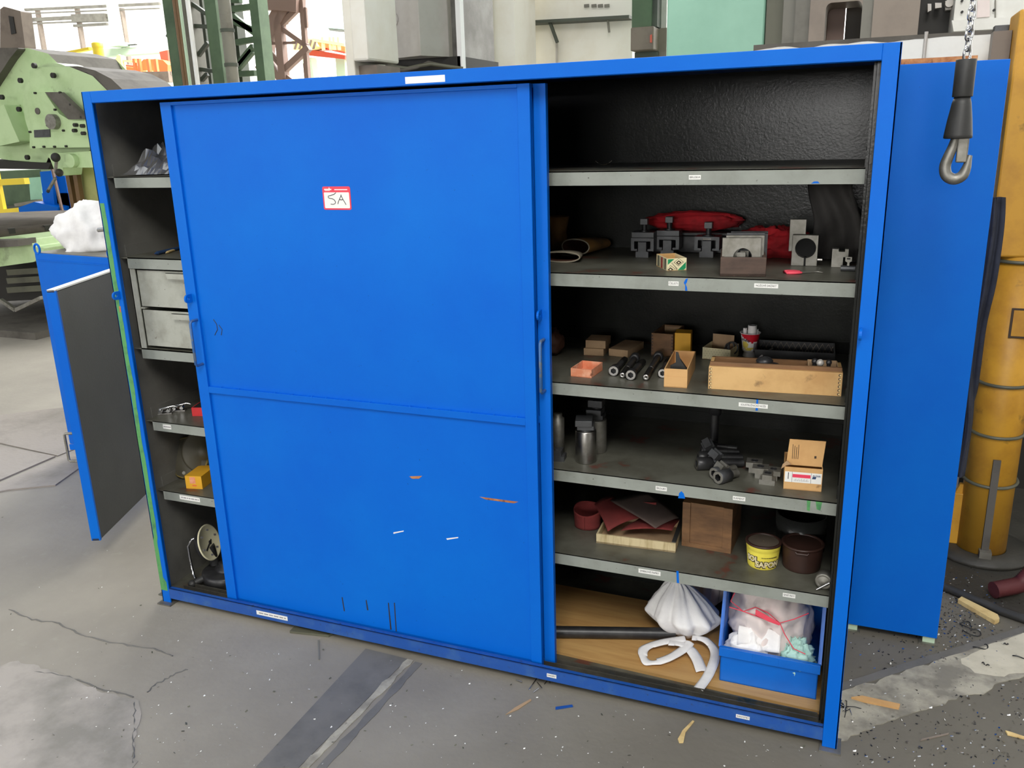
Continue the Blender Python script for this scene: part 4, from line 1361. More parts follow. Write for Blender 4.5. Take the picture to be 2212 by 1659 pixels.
# yellow bucket
def bucket(px, py, rt, rb, h, lab, body_m, text=None, name='bucket', lidm='lid_dust', r_in=.86, handle=False):
    p = onZ(px, py, Z5)
    t = thing(name, lab, 'bucket', (p.x, p.y + rb, Z5))
    prof = [(.001, 0), (rb * .97, 0), (rb, .003)] + [(rb + (rt - rb) * i / 8 * .8, .003 + (h * .78 - .003) * i / 8) for i in range(1, 9)] + [(rt * .985, h * .79), (rt, h * .985)]
    mb = MB().lathe(prof, 56, 0)
    mats = [body_m]
    if text:
        yaw = math.atan2(CAM.x - p.x, p.y - CAM.y)
        def wrap(v):
            a = v.x / rt + yaw
            z = h * .345 + v.y
            q = (z - .003) / (h * .78)
            rr = rb + (rt - rb) * .8 * q + .0008 + v.z
            return Vector((rr * math.sin(a), -rr * math.cos(a), z))
        up = lambda dz, dx: (lambda v: wrap(Vector((v.x + dx, v.y + dz, v.z))))
        mb.text('SOL', .026, Matrix(), 1, .0036, .0004, 0, None, up(.006, -.036))
        mb.text('SAPON', .027, Matrix(), 1, .0038, .0004, 0, None, up(-.010, .020))
        mb.text('SOL', .026, Matrix(), 2, .0010, .0010, 0, None, up(.0068, -.0364))
        mb.text('SAPON', .027, Matrix(), 2, .0010, .0010, 0, None, up(-.0092, .0196))
        for i in range(9): mb.text('mmm', .007, Matrix(), 1, 0, .0003, 0, .007, up(.017, .000 + i * .0082)) if i < 7 else None
        mats += ['print_dark', 'cream_card']
    mb.build('body', mats, t)
    MB().lathe([(rt * 1.0, h * .955), (rt * 1.045, h * .96), (rt * 1.05, h * 1.01), (rt * 1.0, h * 1.035), (rt * .90, h * 1.03), (rt * .88, h * .985)], 56).build('lid_rim', 'brown_plastic', t)
    MB().lathe([(rt * .89, h * .985), (rt * .5, h * .988), (.001, h * .988)], 56).build('lid', lidm, t)
    if handle:
        yaw = math.atan2(CAM.x - p.x, p.y - CAM.y)
        Q_ = TR(0, 0, 0, yaw)
        MB().tube([(-.020, -rt * 1.03, h * .93), (-.016, -rt * 1.07, h * .88), (.016, -rt * 1.07, h * .88), (.020, -rt * 1.03, h * .93)], .003, 8, 0, Q_).build('latch', 'brown_plastic', t)
    return t


p = onZ(1643, 1232, Z5)
hy = vz(Vector((p.x, p.y + .05, 0)), 1163) - Z5
bucket(1643, 1232, .0545, .047, hy * .93, 'yellow plastic bucket with brown lid and bubble lettering', 'yellow_plastic', True)
bucket(1728, 1240, .064, .059, hy * .93, 'wide brown plastic bucket with dusty lid beside the yellow one', 'brown_plastic', None, 'bucket', 'brown_plastic', .86, True)
p = onZ(1745, 1200, Z5)
t = thing('bucket', 'dark round container behind the two lidded buckets', 'bucket', (p.x - .03, p.y + .06, Z5))
MB().lathe([(.001, 0), (.080, 0), (.084, .125), (.078, .125), (.074, .01), (.001, .01)], 48).build('body', 'interior_shaded', t)

# live centre with tommy bar
p = onZ(1781, 1278, Z5)
t = thing('live_centre', 'round steel live centre with a bright tommy bar', 'tool', (p.x, p.y + .045, Z5), -.15)
T = TR(0, -.03, .027) @ Matrix.Rotation(PI / 2, 4, 'X')
MB().lathe([(.0005, .010), (.006, .010), (.016, .004), (.019, .004), (.023, .006), (.026, .003), (.026, -.03), (.001, -.03)], 36, 0, T).build('flange', 'dull_steel', t)
MB().tube([(.020, -.045, .034), (-.016, -.050, .004)], .0034, 10).build('tommy_bar', 'chrome', t)

# --- bottom of the cabinet
def zbz(pts, z): return [onZ(px, py, z) for px, py in pts]
zb = ZB + .012
q = zbz([(1150, 1393), (1772, 1542), (1775, 1500), (1560, 1320), (1200, 1250), (1100, 1230)], zb)
fl_y = q[0]
pts = [(1.62, .105), (2.552, .060), (2.552, .20), (2.40, .60), (1.20, .62), (1.20, .15)]
q = [onZ(1150, 1394, zb), onZ(1774, 1537, zb)]
pts = [(q[0].x, q[0].y), (q[1].x, q[1].y), (2.548, .40), (2.50, .58), (1.16, .60), (1.16, q[0].y + .02)]
tag(MB().prism(pts, ZB, zb).build('wooden_board', 'wood_board', bevel=.001), 'flat varnished wooden board lying on the cabinet bottom', 'board')
a, b = onZ(1195, 1376, zb), onZ(1440, 1380, zb)
rp = .0215
d_ = (b - a).normalized()
tag(MB().cyl(a + Vector((0, 0, rp)) - d_ * .25, b + Vector((0, 0, rp)) + d_ * .03, rp, n=24).build('steel_pipe', 'black_steel'), 'dark oily steel pipe lying across the wooden board', 'pipe')

# blue storage bin with rags
A, rz, w = base((1554, 1469), (1762.5, 1511.5), zb)
hlow = vz(A, 1396) - zb
htop = vz(A, 1288) - zb + .02
d_ = .34
t = thing('storage_bin', 'blue plastic storage bin with low front, full of rags', 'bin', (A.x, A.y, zb), rz)
mb = MB()
mb.box(0, w, 0, .003, 0, hlow)
mb.box(0, w, 0, d_, 0, .003)
mb.box(0, w, d_ - .003, d_, 0, htop)
for x in (0, w - .003):
    mb.add([(x, 0, 0), (x, d_, 0), (x, d_, htop), (x, .075, htop), (x, 0, hlow), (x + .003, 0, 0), (x + .003, d_, 0), (x + .003, d_, htop), (x + .003, .075, htop), (x + .003, 0, hlow)],
           [(4, 3, 2, 1, 0), (5, 6, 7, 8, 9), (0, 1, 6, 5), (1, 2, 7, 6), (2, 3, 8, 7), (3, 4, 9, 8), (4, 0, 5, 9)])
mb.build('body', 'blue_plastic', t)
MB().box(-.004, w + .006, -.010, .004, hlow - .030, hlow + .002).box(w * .33, w * .335, -.0106, 0, hlow - .030, hlow).box(w * .60, w * .605, -.0106, 0, hlow - .030, hlow).build('front_lip', 'blue_plastic', t, bevel=.001)
for x in (-.008, w - .002):
    mb = MB().add([(x, .0, hlow), (x, .075, htop), (x, d_, htop), (x, d_, htop - .012), (x, .082, htop - .012), (x, .012, hlow - .01)] + [(x + .010, .0, hlow), (x + .010, .075, htop), (x + .010, d_, htop), (x + .010, d_, htop - .012), (x + .010, .082, htop - .012), (x + .010, .012, hlow - .01)],
                  [(0, 1, 4, 5), (1, 2, 3, 4), (6, 11, 10, 7), (7, 10, 9, 8), (0, 6, 7, 1), (1, 7, 8, 2), (2, 8, 9, 3), (5, 4, 10, 11), (4, 3, 9, 10), (0, 5, 11, 6)])
    mb.build('side_rim', 'blue_plastic', t)
B = Matrix.Translation((A.x, A.y, zb)) @ Matrix.Rotation(rz, 4, 'Z')
def inb(u, v, z): return B @ Vector((u * w, v, z))
q = inb(.45, .18, .003)
tag(MB().blob((0, 0, htop * .50), (w * .42, .135, htop * .52), 11, .16, 2.3, 60, 0, 0.0, .02, None, 3).build('rag_bundle', 'pink_cloth', loc=q, rz=rz), 'pinkish white rag bundle tied with red string in the blue bin', 'rag')
q = inb(.30, .060, .004)
tag(MB().blob((0, 0, hlow * .62), (w * .26, .048, hlow * .62), 14, .2, 2.1, 48, 0, 0.0, .02, None, 3).build('white_rag', 'white_cloth', loc=q, rz=rz), 'bright white rag at the front of the blue bin', 'rag')
def flapf(u, v):
    return inb(.16 + .44 * u, .020 + .030 * v + .010 * math.sin(u * 4), hlow + .004 + .055 * v + .006 * math.sin(u * 7 + v * 3))
tag(MB().grid(flapf, 16, 8, .002).build('white_rag', 'white_cloth'), 'flat folded white cloth lying over the bin front edge', 'rag')
q = inb(.77, .055, .004)
tag(MB().blob((0, 0, hlow * .60), (w * .17, .046, hlow * .62), 21, .3, 2.8, 48, 0, 0.0, .06, None, 3).build('mint_rag', 'mint_cloth', loc=q, rz=rz), 'crumpled mint green rag in the blue bin corner', 'rag')
yb_ = -.0
def inb2(u, z, v=.040): return inb(u, v, z)
mb = MB()
for pts in ([(.05, .79), (.20, .77), (.32, .83), (.45, .80), (.58, .72), (.72, .78), (.86, .86)], [(.58, .72), (.64, .62), (.74, .50), (.86, .47)], [(.20, .77), (.38, .74), (.58, .70)], [(.10, .95), (.06, .85), (.20, .77)]):
    mb.tube([inb(u, .045 + .10 * (v - .5) - .03, htop * v * .96) for u, v in pts], .0017, 6)
for i in range(5):
    mb.tube([inb(.33, .030, htop * (.80 - .012 * i)), inb(.46, .026, htop * (.755 - .010 * i)), inb(.58, .024, htop * (.71 - .004 * i))], .0024, 6)
tag(mb.build('red_string', 'red_string'), 'knotted red plastic string tied around the rag bundle', 'string')

# white cloth bundle with trailing ribbon
p0 = onZ(1462, 1393, zb)
tp = vz(Vector((p0.x, p0.y + .06, 0)), 1254) - zb
def bun(u, v):
    a = u * 2 * PI
    sh = (v / .62) ** .85 if v < .62 else 1 - .80 * ((v - .62) / .38) ** 1.6
    rid = abs(math.sin(a * 4.5 + 1.3 * math.sin(v * 3) + .6))
    rid2 = abs(math.sin(a * 7.5 + 2.1 * v))
    fold = .86 + .20 * rid + .08 * rid2 + .12 * noise.noise(Vector((math.cos(a) * 1.7, math.sin(a) * 1.7, v * 2.5)))
    rr = .006 + .116 * sh
    z = tp * (1 - v ** 1.05) + .006 * noise.noise(Vector((math.cos(a) * 3, math.sin(a) * 3, v * 6)))
    return (p0.x - .022 * (1 - v) + rr * fold * math.cos(a) * 1.05 + .02 * v, p0.y + .075 + rr * fold * math.sin(a) * .74, zb + .002 + max(0, z))
tag(MB().grid(bun, 110, 36).build('white_bundle', 'white_cloth'), 'white cloth bundle gathered to a point beside the blue bin', 'cloth')
p1 = onZ(1515, 1350, zb)
def bun2(u, v):
    a = u * 2 * PI
    fold = .85 + .26 * abs(math.sin(a * 3.5 + 1.5 * v)) + .10 * noise.noise(Vector((math.cos(a) * 2, math.sin(a) * 2, v * 3 + 9)))
    rr = .056 * (.8 + .2 * math.sin(v * PI)) * (1 if v < .85 else 1 - .8 * ((v - .85) / .15))
    return (p1.x + rr * fold * math.cos(a), p1.y + .13 + rr * fold * math.sin(a) * .9, zb + .002 + (tp * 1.04) * (1 - v))
tag(MB().grid(bun2, 90, 24).build('grey_white_bundle', 'pink_cloth'), 'greyish cloth bundle standing behind the white one', 'cloth')


def ribbon(pts, wdt, lab, zoff):
    P = [onZ(px, py, zb + .003 + z) for px, py, z in pts]
    mb = MB()
    k_ = len(P) - 1

    def fn(u, v):
        t_ = min(u * k_, k_ - 1e-6)
        i = int(t_)
        f = t_ - i
        g = lambda j: P[max(0, min(k_, j))]
        a_, b_, c2, d2 = g(i - 1), g(i), g(i + 1), g(i + 2)
        c = .5 * ((2 * b_) + (c2 - a_) * f + (2 * a_ - 5 * b_ + 4 * c2 - d2) * f * f + (3 * b_ - a_ - 3 * c2 + d2) * f ** 3)
        tn = (c2 - a_ if f < .5 else d2 - b_)
        tn = Vector((tn.x, tn.y, 0))
        tn = tn.normalized() if tn.length > 1e-6 else Vector((1, 0, 0))
        nn = Vector((-tn.y, tn.x, 0))
        return c + nn * (v - .5) * wdt + Vector((0, 0, .002 + .004 * math.sin(v * PI)))
    return tag(mb.grid(fn, 40, 4, .0015).build('cloth_ribbon', 'white_cloth'), lab, 'ribbon', 'white ribbons trailing from the bundle')


ribbon([(1480, 1380, .03), (1425, 1389, .016), (1390, 1404, .008), (1398, 1432, .002), (1440, 1424, .010), (1478, 1402, .022), (1490, 1388, .03)], .036, 'white cloth ribbon curling into a loop on the board', 0)
ribbon([(1446, 1388, .022), (1480, 1394, .024), (1503, 1420, .014), (1516, 1452, .003)], .040, 'broad white ribbon hanging forward over the board', 0)
ribbon([(1495, 1378, .03), (1525, 1384, .026), (1545, 1412, .014), (1532, 1455, .006), (1508, 1490, .003)], .034, 'white ribbon ending in a wide tail at the board edge', 0)

# ---------------------------------------------------------------- narrow side of the cabinet
ZL1, ZL2, ZL3, ZL4 = 1.7085, 1.414, 0.7665, 0.4685
p = onZ(322, 379, ZL1)
def foil(u, v):
    x, y = (u - .5) * .34, (v - .5) * .20
    e = 1 - (2 * u - 1) ** 4
    n_ = abs(noise.noise(Vector((u * 4, v * 4, 3.3)))) + .5 * abs(noise.noise(Vector((u * 9, v * 9, 1.3))))
    return (x, y, .004 + .120 * e * (1 - (2 * v - 1) ** 2) * (.35 + 1.1 * n_))
tag(MB().grid(foil, 22, 14, 0, 0, None, False).build('foil_wrap', 'clear_foil', loc=(.16, .24, ZL1 + .0), rz=.1), 'crumpled shiny plastic foil on the narrow upper shelf', 'foil')
for i, (a, b, m, r_, lab) in enumerate((((340, 551), (396, 538), 'print_navy', .007, 'dark blue marker pen lying above the drawers'), ((362, 548), (400, 534), 'wood_scrap', .005, 'pale wooden pencil lying beside the blue marker'))):
    a, b = onZ(a[0], a[1], ZL2), onZ(b[0], b[1], ZL2)
    mb = MB().cyl(a + Vector((0, 0, r_)), b + Vector((0, 0, r_)), r_, n=12)
    mb.cyl(a + Vector((0, 0, r_)) - (b - a).normalized() * .016, a + Vector((0, 0, r_)), r_ * .25, r_ * .95, 12)
    tag(mb.build('marker_pen' if i == 0 else 'pencil', m), lab, 'pen')
p = onZ(384, 530, ZL2)
tag(MB().box(-.02, .10, 0, .05, 0, .028).build('brown_block', 'brown_leather', loc=(p.x, p.y, ZL2), bevel=.003), 'brown leather block behind the pens above the drawers', 'block')
# bright levers
for i, (px, py, rz, lab) in enumerate(((348, 895, .55, 'bright toggle clamp nearest the shelf label'), (378, 888, .45, 'bright toggle clamp beside the red box'))):
    p = onZ(px, py, ZL3)
    t = thing('toggle_clamp', lab, 'clamp', (p.x, p.y, ZL3), rz, 'toggle clamps on the narrow shelf')
    MB().box(-.035, .045, -.014, .014, 0, .006).build('base', 'steel', t, bevel=.001)
    MB().tube([(-.035, 0, .014), (0, 0, .022), (.05, .005, .030), (.065, .008, .024)], .005, 8).build('lever', 'chrome', t)
    MB().cyl((0, -.012, .012), (0, .012, .012), .008).cyl((.03, -.010, .014), (.03, .010, .014), .007).build('pivot', 'chrome', t)
    MB().tube([(-.03, -.014, .004), (-.05, -.018, .003), (-.06, -.01, .003)], .003, 6).build('pin', 'chrome', t)
A, rz, w = base((415.5, 899), (440, 899), ZL3)
h = vz(A, 881) - ZL3
tag(MB().box(0, .09, 0, .12, 0, h).box(.004, .086, .005, .116, h - .001, h + .0006, 1).build('red_box', ['red_card', 'hole_black'], loc=(A.x, A.y, ZL3), rz=rz, bevel=.001), 'small red card box behind the door edge', 'box')
# pulleys
def fdisc(px, py, Y, r_, nrm, lab, prof, mfun, m):
    c_ = onY(px, py, Y)
    nrm = Vector(nrm).normalized()
    t = thing('flange_disc', lab, 'disc', (c_.x, c_.y, ZL4), 0)
    T = frame((0, 0, c_.z - ZL4), Vector((0, 0, c_.z - ZL4)) + nrm)
    MB().lathe([(a * r_, b) for a, b in prof], 48, 0, T, True, mfun).build('disc', m, t)
    return t, T


t, T = fdisc(406, 989, .235, .088, (.35, -.85, .35), 'round black flange disc with worn yellow rim and bolt holes', [(.001, .008), (.93, .008), (1.0, .003), (1.0, -.010), (.001, -.010)], lambda a, i: 1 if 1 <= i < 3 else 0, ['black_yellow', 'rim_yellow'])
for k_ in range(6):
    a = k_ * PI / 3 + .3
    MB().cyl((.064 * math.cos(a), .064 * math.sin(a), .0075), (.064 * math.cos(a), .064 * math.sin(a), .0092), .007, n=12, M=T).build('bolt_hole', 'hole_black' if k_ % 2 else 'dull_steel', t)
t, T = fdisc(442, 975, .275, .092, (.65, -.65, .30), 'second black flange disc leaning over the yellow-rimmed one', [(.001, .04), (.36, .04), (.40, .012), (.92, .012), (1.0, .006), (1.0, -.012), (.001, -.012)], lambda a, i: 1 if i in (4, 5) else 0, ['black_yellow', 'rim_yellow'])
A, rz, w = base((402.5, 1055.5), (438, 1057), ZL4)
h = vz(A, 1028) - ZL4
t = thing('spare_part_box', 'small yellow card box with faded orange print', 'box', (A.x, A.y, ZL4), rz)
MB().box(0, w, 0, .12, 0, h).build('body', 'yellow_card', t, bevel=.001)
MB().box(w * .28, w * .62, -.0006, .001, h * .42, h * .92, 0).box(w * .40, w * .66, -.0006, .001, h * .22, h * .32, 1).build('print', ['orange_card', 'crane_orange'], t)
# dial gauge
p = onZ(452, 1262, ZB)
gx, gy = .168, .205
t = thing('dial_gauge', 'round white dial on a heavy black base with chrome handle', 'gauge', (gx, gy, ZB))
MB().lathe([(.001, 0), (.098, 0), (.102, .004), (.102, .044), (.096, .049), (.001, .049)], 56).build('base', 'black_steel', t)
MB().lathe([(.046, .047), (.046, .060), (.030, .066), (.030, .080), (.001, .080)], 40).build('pedestal', 'black_steel', t)
Td = frame((-.066, -.012, .165), Vector((-.066, -.012, .165)) + Vector((.88, .20, .26))) @ Matrix.Rotation(-.4, 4, 'Z')
MB().lathe([(.001, -.03), (.060, -.03), (.074, -.012), (.076, .0)], 48, 0, Td).build('housing', 'black_steel', t)
MB().lathe([(.076, -.001), (.078, .003), (.074, .006), (.072, .004), (.001, .0035)], 48, 0, Td, True).build('dial', 'dial_cream', t)
mb = MB().cyl((0, 0, .004), (0, 0, .0075), .008, n=16, M=Td)
mb.box(-.003, .003, -.046, .016, .0045, .0065, 0, Td @ Matrix.Rotation(-.75, 4, 'Z'))
mb.build('needle', ['black_steel'], t)
mb = MB()
for k_ in range(6):
    a = .6 + k_ * PI / 3
    mb.box(-.008, .008, -.004, .004, .0038, .0046, 1, Td @ TR(.053 * math.cos(a), .053 * math.sin(a), 0))
mb.build('dial_marks', ['black_steel', 'ink_grey'], t)
MB().tube([(-.085, -.02, .200), (-.118, -.05, .190), (-.136, -.06, .160), (-.134, -.062, .11), (-.126, -.066, .06), (-.112, -.075, .035), (-.095, -.085, .026)], .0055, 12).build('handle', 'chrome', t)
MB().cyl((-.060, .0, .06), (-.066, -.010, .15), .02, n=20).build('neck', 'black_steel', t)
MB().sphere((-.086, -.115, .020), .018, 18).cyl((-.086, -.115, .020), (-.06, -.075, .03), .014).build('ball_grip', 'rubber', t)


# ---------------------------------------------------------------- around the cabinet
t = thing('side_cabinet', 'tall plain blue steel cabinet standing beside the hanging hook', 'cabinet', (2.62, .69, 0))
CW = .305
MB().box(0, CW, 0, .004, .032, 1.988).build('end_panel', 'blue_paint', t, bevel=.002)
MB().box(CW - .004, CW, .004, .86, .032, 1.985).build('side_panel', 'blue_paint', t)
MB().box(0, .004, .004, .86, .032, 1.985).build('side_panel', 'blue_paint', t)
MB().box(0, CW, .856, .86, .032, 1.985).build('back_panel', 'blue_paint', t)
MB().box(.002, CW - .002, .004, .86, 1.978, 1.984).build('top_panel', 'blue_scuffed', t)
MB().box(.002, CW - .002, .004, .86, .032, .040).build('bottom_panel', 'blue_scuffed', t)
for x, y in ((CW - .045, .01), (.0, .01), (CW - .045, .81), (.0, .81)):
    f_ = MB().box(x, x + .04, y, y + .04, .006, .034).build('foot', 'hall_green_pale', t)
    MB().box(x - .012, x + .05, y - .012, y + .052, 0, .006).build('foot_plate', 'dull_steel', f_)
MB().box(-.01, CW * .72, .02, .5, 1.984, 2.004).build('top_board', 'rust', t)

t = thing('white_partition', 'tall white painted partition with chipped dark top edge', 'partition', (0, 1.78, 0))
a, b = onY(1628, 98, 1.78), onY(2182, 74, 1.78)
mb = MB().box(a.x, b.x + .02, 0, .05, 0, a.z)
mb.build('panel', 'white_paint', t)
r = random.Random(2)
edge = [(a.x, a.z + .002), (b.x + .02, a.z + .002)]
low = []
for i in range(40):
    x = b.x + .02 + (a.x - b.x - .02) * i / 39
    low.append((x, a.z - (.012 + .016 * max(0, noise.noise(Vector((x * 9, 3, 1))) + .3) * (1 if i > 14 else .4))))
MB().xz([(a.x, a.z + .001), (b.x + .02, a.z + .001)] + low, -.0012, .051).build('edge_strip', 'machine_dark', t)
e = onY(1998, 100, 1.78)
MB().tube([(e.x, -.008, 1.0), (e.x, -.008, a.z + .01)], .007, 8).build('conduit', 'pale_metal', t)
e = onY(2166, 68, 1.78)
MB().box(e.x - .035, e.x + .03, -.05, .01, e.z - .022, e.z + .02).build('bracket', 'gunmetal', t, bevel=.002)

# jib crane column
cxp, cyp = 3.155, 1.56
t = thing('crane_column', 'yellow round steel column with strapped cables', 'column', (cxp, cyp, 0))
MB().lathe([(.001, 0), (.098, 0), (.098, 1.30), (.001, 1.30)], 40).build('lower_tube', 'yellow_ochre', t)
MB().box(-.125, .14, -.10, .14, 1.30, 2.20).build('upper_case', 'yellow_ochre', t, bevel=.008)
MB().box(-.13, -.06, -.02, .04, 0.02, .26).build('gusset', 'yellow_ochre', t, bevel=.004)
MB().xz([(-.16, 0), (-.09, 0), (-.09, .30), (-.11, .30), (-.16, .16)], -.01, .01).build('gusset', 'yellow_ochre', t)
MB().box(-.02, .10, -.102, -.099, .98, 1.10).box(-.012, .092, -.104, -.1, .988, 1.092, 1).build('inspection_plate', ['print_dark', 'yellow_ochre'], t)
for z in (.34, .56, .78, 1.285):
    MB().tube([(.1035 * math.cos(k), .1035 * math.sin(k), z + .006 * math.sin(k)) for k in [2 * PI * i / 32 for i in range(32)]], .007, 8, closed=True).build('strap', 'olive_grey', t)
MB().box(-.012, .016, -.112, -.100, 0.04, .46).build('flat_bar', 'machine_dark', t)
MB().box(-.020, .026, -.135, -.095, 0.0, .05).build('flat_foot', 'hall_grey', t)
MB().lathe([(.10, 0), (.20, 0), (.20, .02), (.10, .02)], 40).build('base_flange', 'oil_black', t)
MB().box(-.19, -.127, .02, .10, 1.75, 2.14).build('cable_box', 'brown_grey', t)

# corrugated hose
q = [v + Vector((.05, .02, 0)) for v in (Vector((3.34, 1.30, 1.05)), Vector((3.33, 1.29, .75)), Vector((3.325, 1.28, .48)), Vector((3.31, 1.26, .28)), Vector((3.27, 1.22, .12)), Vector((3.20, 1.16, .045)), Vector((3.10, 1.10, .036)))]
pts = []
for i in range(len(q) - 1):
    for k_ in range(26):
        pts.append(q[i].lerp(q[i + 1], k_ / 26))
for _ in range(12):
    pts = [pts[0]] + [(pts[i - 1] + pts[i] * 2 + pts[i + 1]) / 4 for i in range(1, len(pts) - 1)] + [pts[-1]]
tag(MB().tube(pts, .03, 14, rfun=lambda u: .033 if int(round(u * 155)) % 2 else .028).build('suction_hose', 'hose_red'), 'dark red corrugated hose bending down to the floor', 'hose')

# work clothes hanging behind
def jack(u, v):
    x = 2.945 + .085 * u + .008 * math.sin(v * 9)
    y = 1.32 + .02 * math.sin(u * 14 + v * 2) - .03 * math.sin(v * 7 + u * 3) + .05 * noise.noise(Vector((u * 2, v * 5, 4)))
    return (x, y, .42 + 1.12 * v)
tag(MB().grid(jack, 22, 60, .015).build('work_jacket', 'navy_cloth'), 'dark navy work clothes hanging beside the yellow column', 'clothes')

# hoist hook
hp = onY(2088, 128, .20)
t = thing('hoist_hook', 'steel hoist hook on a chain with black rubber sleeve', 'hook', (hp.x, .20, hp.z))
MB().lathe([(.001, 0), (.0235, 0), (.024, -.002), (.024, -.088), (.023, -.090), (.001, -.090)], 32).build('sleeve', 'rubber', t)
MB().lathe([(.001, -.090), (.019, -.090), (.023, -.106), (.029, -.145), (.0335, -.182), (.034, -.190), (.031, -.192), (.001, -.192)], 32).build('cone_cover', 'rubber', t)
mb = MB()
mb.box(.001, .027, -.009, .009, -.252, -.188)
mb.build('shank', 'dull_steel', t, bevel=.003)
ctrl = [(-.004, -.188), (-.009, -.212), (-.017, -.238), (-.022, -.262), (-.016, -.284), (.002, -.294), (.020, -.286), (.028, -.266), (.031, -.246), (.034, -.232)]
pth = []
for i in range(len(ctrl) - 1):
    g = lambda j: Vector(ctrl[max(0, min(len(ctrl) - 1, j))])
    for k_ in range(5):
        f = k_ / 5
        a_, b_, c2, d2 = g(i - 1), g(i), g(i + 1), g(i + 2)
        c = .5 * ((2 * b_) + (c2 - a_) * f + (2 * a_ - 5 * b_ + 4 * c2 - d2) * f * f + (3 * b_ - a_ - 3 * c2 + d2) * f ** 3)
        pth.append((c.x, 0, c.y))
MB().tube(pth, .012, 16, rfun=lambda u: .0105 + .004 * math.sin(u * PI) if u < .72 else .0135 * max(.28, (1.18 - u) / .46)).build('hook', 'dull_steel', t)
zc = .0
for i in range(9):
    L_, r_ = .013, .0085
    o = MB().tube([(r_ * math.cos(a) , 0, (L_ if math.sin(a) > 0 else -L_) * (.55) + r_ * math.sin(a)) for a in [2 * PI * j / 18 for j in range(18)]], .0034, 8, 0, TR(0, 0, .012 + i * .0235, (i % 2) * PI / 2 + .5), closed=True).build('chain_link', 'chrome', t)

# low blue cabinet with an open door
hx, hy = -.915, 1.045
t = thing('low_cabinet', 'low blue steel cabinet with its door swung open', 'cabinet', (-1.80, 1.15, 0), -.13)
LW, LH = .90, 1.245
MB().box(0, LW, .004, .55, .09, LH).build('body', 'blue_paint', t, bevel=.003)
MB().box(.004, LW - .004, .01, .546, LH, LH + .003).build('top_sheet', 'hall_grey', t)
MB().box(.02, LW - .02, 0, .005, LH - .042, LH - .036).build('front_seam', 'blue_paint', t)
for x in (.05, LW - .09):
    for y in (.05, .46):
        MB().box(x, x + .05, y, y + .05, 0, .09).build('leg', 'blue_scuffed', t)
for x in (.025, LW - .23):
    MB().tube([(x + .024 * math.cos(a), .008, LH + .022 + .028 * math.sin(a)) for a in [2 * PI * i / 20 for i in range(20)]], .0065, 8, closed=True).build('lifting_eye', 'blue_paint', t)
# door as a part, hinged on the right front corner
di = Matrix.Rotation(.13, 4, 'Z') @ Vector((hx + 1.80, hy - 1.15, 0))
de = Matrix.Rotation(.13, 4, 'Z') @ Vector((-.569 + 1.80, .187 - 1.15, 0))
yaw = math.atan2(de.y - di.y, de.x - di.x)
DL = (de - di).length
dr = MB().box(0, DL, -.004, .0, .10, 1.248).box(0, DL, 0.0, .030, 1.238, 1.248, 2).box(0, DL, 0.0, .030, .10, .11, 2).box(DL - .012, DL, 0, .036, .10, 1.246, 1).box(0, DL, .0, .036, 1.243, 1.250, 3)
dr = dr.build('door', ['blue_paint', 'blue_paint', 'door_inner', 'white_sticker'], t)
dr.location = di
dr.rotation_euler = (0, 0, yaw)
MB().box(.03, DL - .012, .031, .0345, .112, 1.240).build('inner_sheet', 'door_inner', dr)
MB().tube([(DL - .02, -.003, .61), (DL - .02, -.044, .61), (DL - .02, -.050, .604), (DL - .02, -.050, .486), (DL - .02, -.044, .48), (DL - .02, -.003, .48)], .006, 10).build('handle', 'dull_steel', dr)
lg = MB().box(DL - .024, DL - .016, -.034, .0, .535, .560).build('lug', 'blue_paint', dr)

# white rags on it, pipe stub
c1 = onZ(192, 540, LH)
tag(MB().blob((0, 0, .075), (.23, .17, .175), 31, .20, 1.3, 60, 0, 0.0, .015, None, 2).build('white_rag_pile', 'white_cloth', loc=(c1.x, c1.y + .05, LH + .0032)), 'heap of bright white rags on the low blue cabinet', 'rag')
e = onY(212, 497, 1.22)
tag(MB().cyl(e, e + Vector((.12, .05, .01)), .013, n=18).cyl(e - Vector((.002, .0008, 0)), e + Vector((.001, 0, 0)), .009, n=16, mi=1).build('pipe_stub', ['chrome', 'hole_black']), 'short bright pipe stub lying in the white rags', 'pipe')

# ---------------------------------------------------------------- things lying on the floor
def on_floor(px, py): return onZ(px, py, 0)


def plank(pts, h_, name, m, lab, cat):
    q_ = [on_floor(*p_) for p_ in pts]
    return tag(MB().prism([(p_.x, p_.y) for p_ in q_], .001, h_).build(name, m, bevel=.001), lab, cat)


plank([(2068, 1303), (2076, 1297), (2154, 1336), (2158, 1345), (2148, 1350)], .018, 'wood_offcut', 'wood_scrap', 'pale rounded wooden offcut lying beside the floor cable', 'wood')
plank([(1838, 1511), (1862, 1508), (1944, 1526), (1941, 1535), (1868, 1520)], .010, 'wood_splinter', 'cardboard', 'long orange-brown wood splinter on the light floor patch', 'wood')
plank([(2171, 1581), (2182, 1584), (2212, 1594), (2212, 1598), (2176, 1589)], .006, 'wood_sliver', 'wood_scrap', 'thin white wood sliver on bare concrete past the light patch', 'wood')
plank([(1464, 1598), (1469, 1590), (1474, 1580), (1496, 1558), (1500, 1560), (1481, 1583), (1476, 1606), (1467, 1606)], .004, 'paper_strip', 'wood_scrap', 'bent cream paper strip on the floor before the bin', 'paper')
plank([(1200, 1529), (1236, 1524), (1238, 1528), (1200, 1534)], .004, 'tape_piece', 'blue_scuffed', 'crumpled piece of blue tape on the floor', 'tape')
plank([(1092, 1545), (1112, 1530), (1146, 1511), (1148, 1514), (1120, 1533)], .003, 'wood_sliver', 'cardboard_dull', 'long dull wood sliver on the floor before the doors', 'wood')
